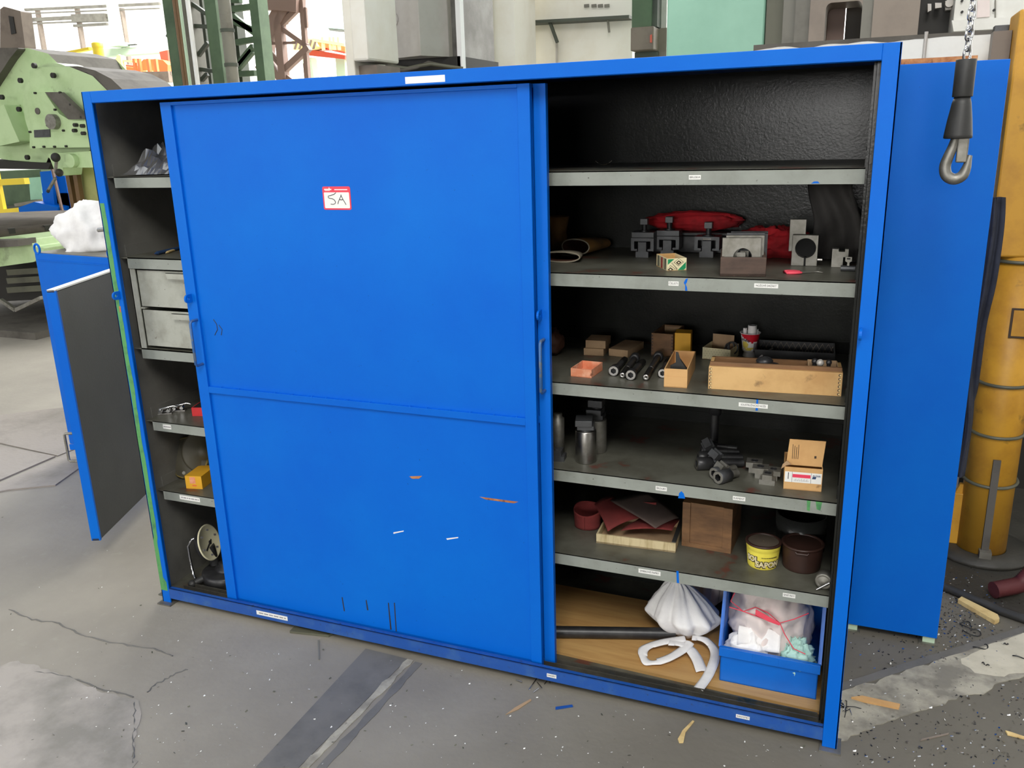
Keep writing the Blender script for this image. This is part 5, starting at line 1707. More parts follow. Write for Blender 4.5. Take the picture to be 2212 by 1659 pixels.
plank([(626, 1368), (636, 1358), (720, 1372), (710, 1377)], .010, 'dark_plank', 'olive_grey', 'dark wooden plank poking out from under the cabinet', 'wood')
plank([(686, 1384), (690, 1384), (691, 1426), (688, 1426)], .003, 'metal_strip', 'hall_grey', 'narrow grey metal strip on the floor before the doors', 'metal')
plank([(1988, 1602), (1991, 1598), (2050, 1585), (2048, 1588)], .004, 'wood_sliver', 'taupe', 'grey wood sliver on the floor below the light patch', 'wood')
plank([(1940, 1515), (1975, 1506), (1975, 1508), (1940, 1518)], .002, 'wood_sliver', 'pale_metal', 'pale thin sliver on the light floor patch by the splinter', 'wood')
a, b = on_floor(2020, 1268), on_floor(2330, 1400)
tag(MB().tube([a + Vector((-.3, .12, .018)), a + Vector((0, 0, .018)), a.lerp(b, .5) + Vector((0, 0, .018)), b + Vector((.1, 0, .018))], .017, 12).build('floor_cable', 'rubber'), 'thick black cable running along the floor past the offcut', 'cable')

rr = random.Random(12)
cnt = 0
wire_labs = ['dark curled shaving beside the wooden offcut', 'dark hooked shaving on the edge of the light patch', 'dark wavy shaving on the pale end of the patch', 'short dark shaving on the pale end of the patch',
             'dark twisted shaving near the foot of the blue side cabinet', 'small dark shaving in the middle of the light patch']
for (px, py, r_, k_), lab in zip(((2092, 1368, .020, 1.2), (2108, 1398, .016, .8), (2196, 1415, .024, .5), (2164, 1396, .010, .3), (2080, 1352, .024, .9), (2128, 1440, .014, .2)), wire_labs):
    p = on_floor(px, py)
    a0 = rr.uniform(0, 6)
    path = [(p.x + r_ * math.cos(a0 + a * k_ * 5) * (1 + .3 * a) + .03 * a, p.y + r_ * math.sin(a0 + a * k_ * 5), .006 + .004 * math.sin(a * 9)) for a in [i / 14 for i in range(15)]]
    tag(MB().tube(path, .0022, 6).build('steel_shaving', 'black_steel'), lab, 'shaving', 'dark shavings on the right floor')
p = on_floor(1816, 1530)
mb = MB()
for i in range(12):
    a = rr.uniform(0, 6.28)
    l = rr.uniform(.02, .05)
    mb.tube([(p.x + rr.uniform(-.01, .03), p.y + rr.uniform(-.02, .02), .002), (p.x + .02 + l * math.cos(a) * .5, p.y + l * math.sin(a) * .5, .02 * rr.random() + .004), (p.x + .02 + l * math.cos(a), p.y + l * math.sin(a), .003)], .0014, 5, i % 2)
tag(mb.build('shaving_tangle', ['black_steel', 'chrome']), 'tangle of bright and dark shavings beside the cabinet post', 'shavings')
p = on_floor(1160, 1478)
mb = MB()
for a_, b_ in (((1142, 1492), (1166, 1462)), ((1160, 1475), (1171, 1492)), ((1152, 1497), (1164, 1492)), ((1176, 1480), (1186, 1470)), ((1187, 1478), (1192, 1464)), ((1114, 1470), (1128, 1478))):
    mb.tube([on_floor(*a_) + Vector((0, 0, .003)), on_floor(*b_) + Vector((0, 0, .010))], .0018, 5)
tag(mb.build('shaving_tangle', ['chrome']), 'bundle of bright needle shavings under the bottom rail', 'shavings')

# loose chips: far too many to count
def chips(name, n, region, m, lab, smin, smax, seed):
    r = random.Random(seed)
    mb = MB()
    k_ = 0
    while k_ < n:
        px, py, wgt = region(r)
        p_ = on_floor(px, py)
        if -.06 < p_.x < 2.64 and p_.y > -.01: continue
        s_ = r.uniform(smin, smax)
        a = r.uniform(0, 6.28)
        e_ = s_ * r.uniform(.25, .6)
        ti = r.uniform(.15, .6)
        c, q_ = math.cos(a), math.sin(a)
        vs = [(p_.x + c * u * s_ - q_ * v * e_, p_.y + q_ * u * s_ + c * v * e_, .0012 + ti * s_ * hgt) for u, v, hgt in ((-.5, -.5, 0), (.5, -.5, .3), (.5, .5, 1), (-.5, .5, .5))]
        mb.add(vs, [(0, 1, 2, 3)], 0, False)
        k_ += 1
    return tag(mb.build(name, m), lab, 'chips', None, 'stuff')


def reg_right(r):
    if r.random() < .55:
        return (r.gauss(2060, 70), r.gauss(1330, 55), 1)
    return (r.uniform(1830, 2230), r.uniform(1360, 1659), 1)


def reg_all(r):
    return (r.uniform(0, 1800), 1659 - abs(r.gauss(0, 260)), 1)


chips('metal_chips', 900, reg_right, 'chrome', 'bright metal chips scattered over the floor beside the side cabinet', .003, .009, 4)
chips('metal_chips', 420, reg_right, 'black_steel', 'dark metal chips scattered over the floor beside the side cabinet', .003, .010, 5)
chips('metal_chips', 230, reg_all, 'white_sticker', 'sparse pale specks scattered over the concrete before the cabinet', .002, .007, 6)
chips('metal_chips', 90, reg_all, 'olive_grey', 'sparse dark specks scattered over the concrete before the cabinet', .003, .010, 8)


# ---------------------------------------------------------------- the hall behind
def pxz(pts, Y):
    out = []
    for px, py in pts:
        p_ = onY(px, py, Y)
        out.append((p_.x, p_.z))
    return out


def trace(t, name, m, pts, Y, dep, bevel=0.0, side=None):
    """outline measured on the plane Y, given real thickness dep"""
    y0 = t.location.y
    x0, z0 = t.location.x, t.location.z
    q_ = [(x - x0, z - z0) for x, z in pxz(pts, Y)]
    mb = MB().xz(q_, Y - y0, Y + dep - y0)
    if side:
        mb.m = [0, 0] + [1] * (len(mb.m) - 2)
        m = [m, side]
    return mb.build(name, m, t, bevel=bevel)


def upright(t, name, m, pxl, pxr, py, Y, dep, z0, z1, bevel=0.0):
    a_, b_ = onY(pxl, py, Y), onY(pxr, py, Y)
    L = t.location
    return MB().box(a_.x - L.x, b_.x - L.x, Y - L.y, Y + dep - L.y, z0 - L.z, z1 - L.z).build(name, m, t, bevel=bevel)


def beam(t, name, m, pa, pb, Y, w_, dep=None, Yb=None):
    a_, b_ = onY(pa[0], pa[1], Y), onY(pb[0], pb[1], Yb if Yb else Y)
    L = Vector(t.location)
    a_, b_ = a_ - L, b_ - L
    d_ = (b_ - a_).normalized()
    s_ = d_.cross(Vector((0, 1, 0))).normalized() * w_ / 2
    n_ = Vector((0, (dep or w_) / 2, 0))
    vs = [a_ - s_ - n_, a_ + s_ - n_, a_ + s_ + n_, a_ - s_ + n_, b_ - s_ - n_, b_ + s_ - n_, b_ + s_ + n_, b_ - s_ + n_]
    return MB().add(vs, [(0, 3, 2, 1), (4, 5, 6, 7), (0, 1, 5, 4), (1, 2, 6, 5), (2, 3, 7, 6), (3, 0, 4, 7)]).build(name, m, t)


def disc(t, name, m, px, py, Y, r_, dep, ax=None):
    p_ = onY(px, py, Y) - Vector(t.location)
    return MB().cyl(p_ - Vector((0, dep, 0)), p_ + Vector((0, .01, 0)), r_, n=28).build(name, m, t, bevel=.003 if r_ > .05 else 0)


# --- vertical boring mill on the left
Ym = 4.4
b0 = onY(60, 680, Ym)
t = thing('boring_mill', 'large pale green boring mill with round faceplate table', 'machine', (b0.x, Ym, 0))
trace(t, 'gearbox_drum', 'machine_green', [(-80, 130), (-40, 108), (60, 104), (104, 116), (128, 140), (136, 200), (120, 300), (100, 352), (20, 346), (-80, 330)], Ym + .30, .9, .16, 'machine_dark')
rf = onY(140, 245, Ym + .2).z - onY(140, 352, Ym + .2).z
pf = onY(128, 247, Ym + .1) - Vector(t.location)
MB().cyl((pf.x, pf.y, pf.z), (pf.x, pf.y + .25, pf.z), rf, n=64).build('round_flange', 'machine_green', t, bevel=.03)
trace(t, 'drum_cap', 'machine_dark', [(-80, 128), (-40, 104), (40, 103), (20, 128), (-20, 190), (-80, 215)], Ym + .2, .5, .04)
trace(t, 'guard_hood', 'machine_green', [(64, 152), (80, 145), (150, 144), (200, 164), (232, 196), (240, 250), (240, 320), (64, 320)], Ym + .02, .55, .02, 'machine_dark')
trace(t, 'hood_top', 'machine_dark', [(140, 143), (168, 143), (205, 152), (240, 170), (272, 200), (290, 240), (250, 260), (226, 190), (190, 158)], Ym + .03, .75, .02)
trace(t, 'cover_plate', 'machine_green', [(60, 206), (76, 199), (96, 199), (128, 246), (148, 258), (195, 258), (195, 318), (72, 320)], Ym - .08, .12, .01)
trace(t, 'sloping_plate', 'machine_dark', [(97, 199), (128, 199), (190, 258), (148, 258)], Ym - .10, .06, .005)
trace(t, 'side_panel', 'machine_green', [(-30, 250), (8, 225), (26, 270), (42, 306), (-4, 316), (-30, 310)], Ym + .10, .2, .02)
trace(t, 'control_plate', 'machine_green', [(152, 260), (186, 262), (188, 290), (154, 285)], Ym - .13, .08, .005)
disc(t, 'handwheel', 'dull_steel', 118, 263, Ym - .09, .074, .05)
disc(t, 'round_boss', 'machine_dark', 82, 240, Ym - .08, .032, .01)
trace(t, 'nameplate', 'gunmetal', [(73, 281), (107, 279), (108, 296), (74, 297)], Ym - .09, .02)
for px, py in ((75, 142), (45, 174), (42, 236), (60, 340), (18, 304), (116, 163), (5, 210)):
    disc(t, 'hex_bolt', 'machine_black', px, py, Ym - .02 if px > 60 else Ym + .18, .026, .02)
for px, py in ((165, 270), (180, 272), (163, 282), (182, 288)):
    disc(t, 'control_knob', 'machine_black', px, py, Ym - .14, .018, .03)
for px, py in ((76, 201), (119, 237), (103, 271), (65, 285), (73, 318), (95, 317), (118, 317), (143, 316), (137, 282), (176, 253), (153, 226), (130, 200)):
    disc(t, 'cover_screw', 'machine_black', px, py, Ym - .09, .011, .012)
trace(t, 'cross_slide', 'machine_green', [(104, 332), (140, 330), (200, 326), (210, 362), (136, 362), (134, 380), (122, 380)], Ym - .02, .25, .01)
disc(t, 'end_cover', 'machine_green', 159, 347, Ym - .03, .068, .05)
trace(t, 'drum_bottom', 'machine_black', [(-60, 346), (110, 352), (104, 366), (-60, 364)], Ym + .25, .6)
beam(t, 'lever', 'dull_steel', (122, 342), (120, 374), Ym - .15, .022)
beam(t, 'lever', 'dull_steel', (120, 384), (104, 412), Ym - .15, .022)
for px, py, r_ in ((120, 340, .046), (128, 373, .040), (104, 413, .018)):
    p_ = onY(px, py, Ym - .16) - Vector(t.location)
    MB().sphere(p_, r_, 16).build('ball_knob', 'machine_black', t)
trace(t, 'column', 'column_yellowgreen', [(150, 360), (215, 360), (235, 500), (235, 700), (175, 700), (160, 480)], Ym + .35, .6)
for x0_, x1_ in ((146, 170), (163, 184)):
    beam(t, 'guide_rod', 'pipe_brown', (x0_, 360), (x1_, 495), Ym + .28, .055)
# table
pr0 = onY(155, 482, Ym)
tc_ = Vector((pr0.x - 1.35, Ym + .15, pr0.z))
MB().lathe([(.001, .0), (1.30, .0), (1.35, -.02), (1.35, -.085), (1.28, -.10), (1.28, -.16), (.001, -.16)], 72, 0, Matrix.Translation(tc_ - Vector(t.location))).build('faceplate_table', 'machine_table', t)
for a_ in (-.55, -.30, -1.0, -1.45):
    MB().box(1.30, 1.354, -.03, .03, -.05, .003, 0, Matrix.Translation(tc_ - Vector(t.location)) @ Matrix.Rotation(a_, 4, 'Z')).build('t_slot', 'machine_black', t)
trace(t, 'saddle', 'machine_green', [(-80, 520), (40, 510), (66, 516), (72, 534), (94, 535), (94, 552), (72, 566), (0, 576), (-80, 580)], Ym - .75, .9, .01)
trace(t, 'bed_way', 'machine_dark', [(-80, 522), (38, 518), (40, 532), (-80, 540)], Ym - .9, .2)
trace(t, 'lower_base', 'machine_black', [(-80, 575), (70, 560), (170, 540), (235, 540), (235, 640), (-80, 655)], Ym - .35, 1.2)
for yy_ in (588, 606, 626):
    beam(t, 'base_rib', 'olive_grey', (20, yy_), (120, yy_ - 6), Ym - .42, .06)
b_ = onY(60, 690, Ym - .6)
MB().box(-4.5, 1.2, -.9, 1.8, 0, .07).build('foundation_plate', 'machine_dark', t)
beam(t, 'drain_rod', 'dull_steel', (34, 670), (90, 643), Ym - .8, .035)
beam(t, 'drain_rod', 'dull_steel', (2, 648), (34, 670), Ym - .8, .035)

# headstock further left / behind
t = thing('machine_post', 'dark square machine post above the boring mill', 'machine', (onY(30, 100, Ym + 1.2).x, Ym + 1.2, 0))
trace(t, 'post', 'brown_grey', [(0, 20), (8, 14), (44, 24), (54, 100), (60, 300), (0, 300)], Ym + 1.2, .15, .01)
trace(t, 'slot', 'machine_black', [(18, 34), (28, 36), (34, 72), (24, 74)], Ym + 1.19, .02)

# blue enclosure and railing behind the table
Yb_ = 6.6
t = thing('blue_guard', 'blue steel guard panels behind the boring mill table', 'guard', (onY(120, 470, Yb_).x, Yb_, 0))
trace(t, 'panel', 'blue_paint', [(86, 371), (110, 369), (118, 445), (96, 446)], Yb_, .05)
trace(t, 'panel', 'blue_paint', [(108, 356), (140, 380), (156, 470), (126, 478), (118, 445)], Yb_ + .1, .05)
trace(t, 'low_box', 'blue_paint', [(40, 448), (74, 436), (124, 448), (124, 500), (46, 500)], Yb_ - .1, .5)
MB().box(-.3, .3, .1, .3, 0, 1.2).build('stand', 'blue_paint', t)
beam(t, 'stay', 'stair_brown', (112, 360), (137, 466), Yb_ - .05, .03)
t = thing('yellow_railing', 'yellow safety railing behind the boring mill', 'railing', (onY(20, 480, 7.2).x, 7.2, 0))
beam(t, 'rail', 'crane_yellow', (-40, 396), (58, 391), 7.2, .09)
beam(t, 'rail', 'crane_yellow', (-40, 462), (46, 453), 7.2, .07)
a_ = onY(3, 440, 7.2)
MB().box(a_.x - t.location.x - .06, a_.x - t.location.x + .06, -.03, .03, 0, a_.z + .55).build('rail_post', 'crane_yellow', t)
t = thing('green_enclosure', 'dull green machine enclosure behind the yellow railing', 'machine', (onY(60, 430, 8.5).x, 8.5, 0))
trace(t, 'body', 'hall_green', [(-60, 372), (88, 366), (96, 440), (-60, 452)], 8.5, 1.0)
trace(t, 'lower_body', 'hall_green_dark', [(-60, 448), (96, 440), (100, 470), (-60, 470)], 8.4, 1.0)
trace(t, 'lighter_door', 'mint_paint', [(62, 384), (88, 382), (92, 430), (66, 432)], 8.45, .06)
trace(t, 'ledge', 'hall_grey', [(30, 440), (90, 430), (92, 440), (32, 446)], 8.2, .2)

# --- steel hall column with pipes
Yc = 9.5
t = thing('hall_column', 'dark green built-up steel hall column with pipes', 'column', (onY(440, 180, Yc).x, Yc, 0))
def colpost(pl, pr, pyl, m, dy=0.0, dep=.25, nm='flange'):
    return upright(t, nm, m, pl, pr, pyl, Yc + dy, dep, 0, 8)
colpost(366, 386, 120, 'hall_green', -.1)
colpost(392, 404, 100, 'hall_green_dark', .1, .2, 'web')
colpost(402, 419, 100, 'hall_grey', -.05)
colpost(430, 448, 100, 'hall_green_dark', .4, .2, 'web')
colpost(452, 476, 100, 'hall_green', -.1)
colpost(472, 482, 100, 'hall_green_dark', .1, .2, 'web')
colpost(497, 516, 100, 'hall_green_dark', .3, .2, 'web')
colpost(548, 566, 100, 'hall_green', -.1)
for px, m, r_ in ((388, 'pipe_brown', .035), (394, 'pipe_brown', .03), (399, 'hall_green_pale', .025)):
    p_ = onY(px, 90, Yc - .25) - Vector(t.location)
    MB().cyl((p_.x, p_.y, 0), (p_.x, p_.y, 7.5), r_, n=12).build('pipe', m, t)
p_ = onY(494, 90, Yc - .3) - Vector(t.location)
MB().cyl((p_.x, p_.y, 0), (p_.x, p_.y, 8), .095, n=20).build('drain_pipe', 'hall_grey', t)
for z_ in (2.95, 3.45, 4.0):
    MB().cyl((p_.x, p_.y, z_), (p_.x, p_.y, z_ + .05), .108, n=20).build('pipe_clip', 'hall_green_dark', t)
p_ = onY(416, 90, Yc - .4) - Vector(t.location)
MB().cyl((p_.x, p_.y, 0), (p_.x, p_.y, 7), .035, n=14).build('white_conduit', 'white_pipe', t)
for (xa, ya, xb, yb__) in ((404, 55, 452, 58), (410, 146, 462, 154), (404, 0, 446, 30), (424, 126, 450, 92), (420, 190, 448, 160), (470, 58, 480, 58), (470, 150, 486, 150), (502, 20, 548, 14), (502, 34, 560, 78), (512, 92, 556, 84), (512, 150, 546, 110), (512, 160, 552, 158), (362, 75, 380, 92), (500, 0, 520, 0), (505, 46, 552, 66), (514, 142, 548, 100)):
    beam(t, 'lacing_bar', 'hall_green_dark' if xa < 480 else 'hall_green', (xa, ya), (xb, yb__), Yc + .05, .06 if xa < 490 else .085)

# --- stair tower
Yt = 13.0
t = thing('stair_tower', 'brown steel stair tower with zigzag flights', 'stairs', (onY(620, 160, Yt).x, Yt, 0))
for pa, pb, w_ in (((630, 0), (578, 92), .16), ((606, 10), (566, 84), .14), ((566, 92), (585, 96), .32), ((572, 118), (612, 178), .13), ((560, 140), (590, 180), .15), ((560, 2), (650, 8), .32), ((600, 20), (614, 170), .16), ((652, 0), (666, 180), .09),
                   ((610, 52), (652, 10), .10), ((610, 62), (664, 100), .09), ((616, 150), (668, 102), .12), ((612, 160), (640, 180), .07), ((566, 96), (612, 152), .05), ((574, 96), (613, 145), .05), ((586, 94), (640, 92), .05), ((660, 16), (663, 60), .05)):
    beam(t, 'stair_beam', 'stair_brown', pa, pb, Yt, w_)
for i in range(8):
    k_ = i / 7
    beam(t, 'stair_tread', 'stair_brown', (604 - 24 * k_ + 4, 16 + 58 * k_), (622 - 30 * k_ + 2, 14 + 58 * k_), Yt + .2, .05, .5)
for i in range(7):
    k_ = i / 6
    beam(t, 'stair_tread', 'stair_brown', (569 + 14 * k_, 124 + 46 * k_), (582 + 22 * k_, 124 + 46 * k_), Yt + .2, .05, .5)
b_ = onY(640, 150, Yt)
MB().box(-2.2, 1.5, -.5, 1.5, 0, .05).build('landing_base', 'stair_brown', t)
for px in (580, 664):
    p_ = onY(px, 160, Yt) - Vector(t.location)
    MB().box(p_.x - .05, p_.x + .05, -.05, .05, 0, p_.z + .2).build('stair_post', 'stair_brown', t)

# --- overhead travelling cranes far behind
Yk = 20.0
t = thing('bridge_crane', 'orange bridge crane girder with striped yellow end', 'crane', (onY(700, 110, Yk).x, Yk, onY(700, 140, Yk).z))
trace(t, 'girder', 'crane_red', [(655, 108), (680, 90), (745, 98), (745, 116), (690, 104)], Yk, .8)
trace(t, 'girder', 'crane_orange', [(678, 88), (745, 96), (745, 112), (688, 100)], Yk - .4, .3)
trace(t, 'lower_girder', 'crane_red', [(664, 106), (668, 120), (745, 128), (745, 120), (700, 112)], Yk - .2, .6)
trace(t, 'striped_end', 'stripe_cream', [(630, 88), (648, 82), (676, 84), (686, 100), (672, 106), (634, 108)], Yk - .5, .5)
for i in range(5):
    x = 634 + i * 10
    trace(t, 'stripe', 'brown_grey', [(x, 106), (x + 4, 106), (x + 10, 86), (x + 6, 86)], Yk - .52, .03)
beam(t, 'guard_rail', 'stripe_cream', (676, 86), (745, 97), Yk - .7, .08)
for px in (697, 713, 721, 731):
    beam(t, 'rail_post', 'stripe_cream', (px, 80), (px + 2, 108), Yk - .7, .07)
for i, (a_, b_) in enumerate((((668, 126), (676, 180)), ((740, 124), (744, 180)))):
    beam(t, 'support_leg', 'hall_green_pale', a_, b_, Yk + .2, .3)
p_ = Vector(t.location)
MB().box(-1.6, -1.3, .1, .4, -p_.z, 0).build('support_leg', 'hall_green_pale', t)
MB().box(1.3, 1.6, .1, .4, -p_.z, 0).build('support_leg', 'hall_green_pale', t)

t = thing('bridge_crane', 'long orange bridge crane with walkway behind the yellow jib', 'crane', (onY(260, 150, Yk).x, Yk, 0))
trace(t, 'girder', 'crane_red', [(130, 130), (200, 132), (290, 142), (290, 160), (200, 152), (130, 142)], Yk, .6)
trace(t, 'girder', 'crane_orange', [(130, 138), (222, 138), (290, 146), (290, 158), (130, 146)], Yk - .3, .3)
trace(t, 'lower_flange', 'crane_red', [(222, 154), (300, 162), (300, 168), (222, 164)], Yk - .2, .6)
trace(t, 'trolley', 'crane_orange', [(298, 142), (310, 128), (340, 128), (352, 130), (362, 140), (362, 165), (330, 168), (300, 166)], Yk - .2, .8)
trace(t, 'cab', 'stripe_cream', [(300, 152), (316, 152), (316, 167), (300, 167)], Yk - .5, .4)
trace(t, 'end_beam', 'crane_red', [(344, 112), (362, 108), (364, 140), (350, 140)], Yk, .5)
for px in (158, 180, 236, 256, 290, 300, 320, 336):
    beam(t, 'rail_post', 'stripe_cream' if px < 290 else 'crane_orange', (px, 124 + (px - 158) * .02), (px + 4, 156), Yk - .6, .09)
beam(t, 'guard_rail', 'stripe_cream', (226, 128), (300, 134), Yk - .6, .06)
beam(t, 'brace', 'stripe_cream', (260, 120), (247, 138), Yk - .6, .08)
beam(t, 'mast', 'stripe_cream', (260, 120), (266, 158), Yk - .6, .16)
beam(t, 'runway', 'brown_grey', (240, 172), (372, 166), Yk - 1.0, .30)
beam(t, 'runway', 'brown_grey', (260, 160), (372, 158), Yk - 1.0, .10)
for px in (268, 318, 336):
    p_ = onY(px, 172, Yk - 1.0) - Vector(t.location)
    MB().box(p_.x - .08, p_.x + .08, -1.1, -.9, 0, p_.z).build('runway_post', 'brown_grey', t)

t = thing('yellow_jib', 'bright yellow jib crane mast with angled boom', 'crane', (onY(213, 150, 11).x, 11, 0))
p_ = onY(210, 95, 11) - Vector(t.location)
MB().cyl((p_.x + .03, 0, 0), (p_.x, 0, p_.z), .098, n=24).lathe([(.105, p_.z - .06), (.105, p_.z + .01), (.07, p_.z + .03), (.001, p_.z + .035)], 24, 0, TR(p_.x, 0, 0)).build('mast', 'crane_yellow', t)
beam(t, 'boom', 'crane_yellow', (125, 119), (196, 105), 11, .05, .1)
beam(t, 'boom_chord', 'crane_yellow', (125, 142), (206, 141), 11, .05, .1)

t = thing('green_gantry', 'pale green roof girder above the orange crane', 'girder', (onY(280, 110, 24).x, 24, 0))
trace(t, 'girder', 'hall_green_pale', [(150, 116), (222, 106), (364, 98), (364, 112), (222, 122), (150, 124)], 24, .5)
trace(t, 'hopper', 'hall_green_pale', [(218, 96), (226, 86), (256, 90), (258, 98), (236, 101)], 23.5, .6)
trace(t, 'upper_mast', 'hall_green_pale', [(228, 0), (240, 0), (256, 90), (240, 90)], 23.6, .3)
trace(t, 'vent_slot', 'machine_black', [(252, 98), (292, 95), (292, 97), (252, 100)], 23.9, .1)
p_ = onY(364, 112, 24) - Vector(t.location)
MB().box(p_.x - .3, p_.x, 0, .3, 0, p_.z).build('girder_leg', 'hall_green_pale', t)
p_ = onY(150, 120, 24) - Vector(t.location)
MB().box(p_.x, p_.x + .3, 0, .3, 0, p_.z).build('girder_leg', 'hall_green_pale', t)
t = thing('green_box_girder', 'mint green box hanging before the far white wall', 'girder', (onY(725, 60, 26).x, 26, onY(725, 66, 26).z))
trace(t, 'box', 'mint_paint', [(712, 46), (740, 48), (740, 64), (708, 60)], 26, .6)
trace(t, 'underside', 'hall_green_dark', [(708, 60), (740, 63), (736, 66), (712, 66)], 25.9, .6)
MB().box(-.1, .1, .2, .4, .5, 4).build('hanger', 'mint_paint', t)

# pipe runs on the far wall
t = thing('wall_pipes', 'bundle of thin pipes running along the far white wall', 'pipes', (onY(150, 30, 27).x, 27, 0))
for (xa, ya, xb, yb__), w_ in (((40, 22, 345, 8), .10), ((40, 30, 345, 18), .05), ((48, 44, 240, 34), .14), ((48, 52, 240, 44), .06), ((160, 40, 232, 38), .30), ((160, 56, 232, 52), .10)):
    beam(t, 'pipe', 'hall_grey', (xa, ya), (xb, yb__), 27, w_)
for px in (166, 80, 262):
    p_ = onY(px, 40, 27) - Vector(t.location)
    MB().box(p_.x - .05, p_.x + .05, 0, .2, 0, p_.z + .4).build('pipe_support', 'taupe', t)
t = thing('yellow_wall_panel', 'cream yellow wall section at the far corner', 'wall panel', (onY(60, 50, 28).x, 28, 0))
trace(t, 'panel', 'wall_yellowish', [(-60, -40), (66, -40), (82, 100), (90, 300), (-60, 300)], 28, .3)
for px in (70, 78):
    beam(t, 'ladder_rail', 'pale_metal', (px - 6, 0), (px + 6, 100), 27.8, .08)

# --- machining centre behind the middle
Ye = 3.4
a_ = onY(810, 130, Ye)
t = thing('machining_centre', 'pale grey machine enclosure with bolted round cover', 'machine', (a_.x, Ye, 0))
def zt_(px, py, Y=Ye): return onY(px, py, Y).z
zl = zt_(860, 127)
def fx(px, Y): return onY(px, 70, Y).x - t.location.x
MB().prism([(fx(822, Ye), 0), (fx(906, Ye - .12), -.12), (fx(968, Ye + .10), .10), (fx(985, Ye + .6), .6), (fx(822, Ye + .6), .7)], zl, zl + 2.2).build('body', 'pale_metal', t, bevel=.004)
MB().box(fx(806, Ye), fx(824, Ye), .02, .30, zl - .02, zl + 2.2).build('edge_column', 'pale_metal', t)
MB().box(fx(976, Ye + .2), fx(996, Ye + .2), .20, .8, zl - .05, zl + 2.2).build('dark_side', 'dark_metal_stain', t)
MB().box(fx(992, Ye + .15), fx(1002, Ye + .15), .10, .16, zl - .10, zl + 2.2).build('bright_strip', 'white_pipe', t)
MB().box(fx(822, Ye + .1), fx(992, Ye + .1), .1, .8, zl - .20, zl).build('underside', 'machine_black', t)
MB().box(fx(830, Ye + .4), fx(985, Ye + .4), .4, 1.2, 0, zl - .05).build('pedestal', 'hall_grey', t)
c_ = onY(851, 42, Ye - .05) - Vector(t.location)
nrm = Vector((fx(906, Ye - .12) - fx(822, Ye), -.12, 0)).normalized()
out = Vector((nrm.y, -nrm.x, 0))
cc = Vector((fx(851, Ye - .045), -.043, zt_(851, 42, Ye - .04)))
MB().cyl(cc - out * .01, cc + out * .006, .050, n=36).build('round_cover', 'pale_metal', t, bevel=.002)
for k_ in range(4):
    a2 = PI / 4 + k_ * PI / 2
    q_ = cc + nrm * .042 * math.cos(a2) + Vector((0, 0, .042 * math.sin(a2)))
    MB().cyl(q_, q_ + out * .009, .004, n=8).build('cover_screw', 'machine_dark', t)
def ept(px, py, y): 
    q_ = onY(px, py, Ye + y)
    return q_ - Vector(t.location)
MB().tube([ept(830, 73, -.03), ept(815, 76, -.05), ept(808, 92, -.05), ept(808, 118, -.05), ept(818, 136, -.05), ept(850, 144, -.05), ept(880, 148, -.05), ept(905, 142, -.05), ept(930, 138, -.02), ept(1000, 148, .1)], .013, 8).build('cable', 'olive_grey', t)
MB().tube([ept(812, 130, -.06), ept(840, 147, -.07), ept(870, 152, -.07), ept(900, 146, -.06), ept(925, 134, -.02), ept(960, 142, .05)], .010, 8).build('cable', 'machine_dark', t)
MB().tube([ept(793, 101, -.02), ept(810, 103, -.05)], .008, 6).build('bracket', 'machine_black', t)

t = thing('white_cabinet_column', 'white rounded machine column beside the grey enclosure', 'machine', (onY(770, 100, Ye - .75).x, Ye - .75, 0))
xa = onY(744, 90, Ye - .75).x - t.location.x
xb = onY(762, 90, Ye - .75).x - t.location.x
xc = onY(768, 90, Ye - .75).x - t.location.x
xd = onY(802, 90, Ye - .75).x - t.location.x
zd = onY(780, 133, Ye - .75).z
MB().box(xa, xb, 0, .4, 0, zd + 2).build('post', 'off_white', t, bevel=.008)
MB().box(xc, xd, -.05, .35, zd, zd + 2).build('door_panel', 'off_white', t, bevel=.015)
MB().box(xb, xd, .05, .35, 0, zd - .02).build('lower_case', 'brown_grey', t)

# pale wall blocks further right
t = thing('cream_cabinet', 'tall cream coloured cabinet behind the open shelves', 'cabinet', (onY(1050, 100, 6).x, 6, 0))
upright(t, 'body', 'cream_paint', 1004, 1056, 80, 6, .6, 0, 5)
upright(t, 'body', 'off_white', 1057, 1112, 80, 6.1, .6, 0, 5)
t = thing('white_machine', 'big white machine with a projecting ledge', 'machine', (onY(1230, 100, 7).x, 7, 0))
upright(t, 'body', 'off_white', 1108, 1366, 80, 7, 1.0, 0, 5.5)
beam(t, 'ledge', 'hall_green_dark', (1106, 52), (1364, 38), 6.9, .03, .2)
beam(t, 'handle_bar', 'hall_green_dark', (1188, 48), (1204, 92), 6.85, .03)
beam(t, 'seam', 'pale_metal', (1203, 92), (1203, 140), 6.97, .02)
for px in (1262, 1278, 1292, 1306):
    beam(t, 'vent_slot', 'hall_grey', (px, 13), (px + 10, 12), 6.96, .03, .02)
beam(t, 'cable', 'hall_grey', (1312, 36), (1316, 70), 6.9, .02)
t = thing('duct_column', 'grey green duct column with brown lower box', 'column', (onY(1390, 100, 5.2).x, 5.2, 0))
upright(t, 'duct', 'hall_green', 1365, 1406, 30, 5.2, .35, onY(1390, 58, 5.2).z, 5)
upright(t, 'duct_edge', 'hall_green_dark', 1404, 1420, 30, 5.25, .35, onY(1390, 58, 5.2).z, 5)
upright(t, 'box', 'brown_grey', 1362, 1412, 80, 5.15, .4, onY(1390, 110, 5.2).z, onY(1390, 59, 5.2).z, .01)
MB().box(-.1, .1, .1, .3, 0, onY(1390, 110, 5.2).z).build('stand', 'hall_green_dark', t)
trace(t, 'warning_mark', 'crane_red', [(1404, 76), (1408, 74), (1408, 92), (1404, 92)], 5.14, .01)
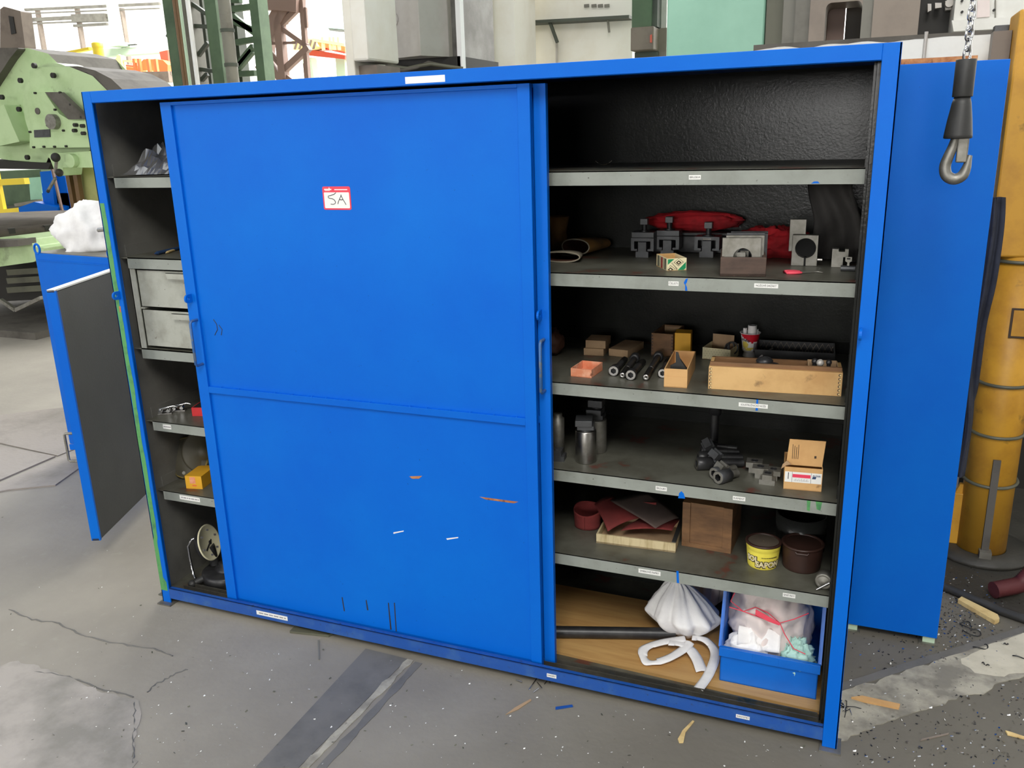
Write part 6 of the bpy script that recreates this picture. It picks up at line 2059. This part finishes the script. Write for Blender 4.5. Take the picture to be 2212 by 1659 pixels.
upright(t, 'side_duct', 'pale_metal', 1420, 1440, 30, 5.4, .3, onY(1430, 62, 5.4).z, 5)
upright(t, 'side_box', 'brown_grey', 1420, 1440, 80, 5.35, .3, 0, onY(1430, 62, 5.4).z)

t = thing('mint_machine', 'large mint green machine housing behind the cabinet', 'machine', (onY(1550, 100, 3.6).x, 3.6, 0))
upright(t, 'housing', 'mint_paint', 1440, 1652, 60, 3.6, 1.2, 0, 4.2, .012)
t = thing('grey_machine', 'tall grey brown machine with an arched window', 'machine', (onY(1800, 60, 3.0).x, 3.0, 0))
upright(t, 'dark_flank', 'olive_grey', 1654, 1708, 60, 3.5, .6, 0, 4.2)
upright(t, 'ribbed_plate', 'hall_grey', 1690, 1720, 60, 3.3, .3, 0, 4.2)
upright(t, 'grey_plate', 'hall_grey', 1716, 1750, 60, 3.15, .3, 0, 4.2)
xl = onY(1748, 50, 3.0).x - t.location.x
xr = onY(1884, 50, 3.0).x - t.location.x
w0, w1 = onY(1782, 50, 3.0).x - t.location.x, onY(1860, 50, 3.0).x - t.location.x
zt2 = onY(1820, 4, 3.0).z
zb2 = zt2 - .5
MB().box(xl, w0, 0, .3, 0, 4.2).build('window_post', 'taupe', t)
MB().box(w1, xr, 0, .3, 0, 4.2).build('window_post', 'hall_grey', t)
MB().box(w0, w1, 0, .3, zt2, 4.2).build('window_head', 'taupe', t)
MB().box(w0, w1, 0, .3, 0, zb2).build('window_sill', 'taupe', t)
for sx_ in (0, 1):
    x_ = w0 if sx_ == 0 else w1
    s_ = 1 if sx_ == 0 else -1
    pts = [(x_, zt2 + .002)] + [(x_ + s_ * (.030 - .030 * math.cos(k_)), zt2 - .030 + .030 * math.sin(k_) ) for k_ in [PI / 2 * i / 6 for i in range(6, -1, -1)]]
    MB().xz(pts, 0.001, .299).build('corner_fillet', 'taupe', t)
MB().box(w0, (w0 + w1) / 2, .29, .31, zb2, zt2 + .1).build('inner_plate', 'stair_brown', t)
MB().box((w0 + w1) / 2, w1, .45, .47, zb2, zt2 + .1).build('inner_plate', 'machine_black', t)
upright(t, 'brown_door', 'taupe', 1884, 1984, 50, 2.95, .4, 0, 4.2)
upright(t, 'dark_gap', 'machine_black', 1984, 2066, 50, 3.2, .3, 0, 4.2)
for pts in ([(2004, 8), (2012, 8), (2012, 22), (2004, 26)], [(2020, 6), (2034, 6), (2034, 16), (2020, 18)], [(2042, 2), (2056, 2), (2056, 20), (2042, 22)]):
    trace(t, 'bracket', 'pale_metal', pts, 3.1, .06)
disc(t, 'roller', 'pale_metal', 2050, 8, 3.08, .02, .03)

t = thing('cream_machine', 'stained cream machine panel with bolts near the chain', 'machine', (onY(2130, 40, 2.9).x, 2.9, 0))
upright(t, 'body', 'white_paint', 2060, 2260, 40, 2.9, .6, 0, 4.0)
trace(t, 'ledge', 'white_paint', [(2056, 44), (2194, 36), (2194, 60), (2060, 68)], 2.82, .08)
trace(t, 'red_stain_plate', 'pink_cloth', [(2112, 0), (2138, 0), (2138, 36), (2110, 38)], 2.885, .01)
for px, py in ((2078, 26), (2147, 22), (2078, 2), (2182, 60)):
    disc(t, 'bolt', 'machine_black', px, py, 2.89, .006, .012)
beam(t, 'seam', 'hall_grey', (2150, 0), (2150, 40), 2.89, .006)
upright(t, 'lower_panel', 'hall_green_pale', 2165, 2215, 250, 2.4, .1, 0, onY(2190, 210, 2.4).z)
MB().box(3.06 - t.location.x, 5.4 - t.location.x, -.55, -.02, 0, 1.25).build('dark_base', 'machine_black', t)
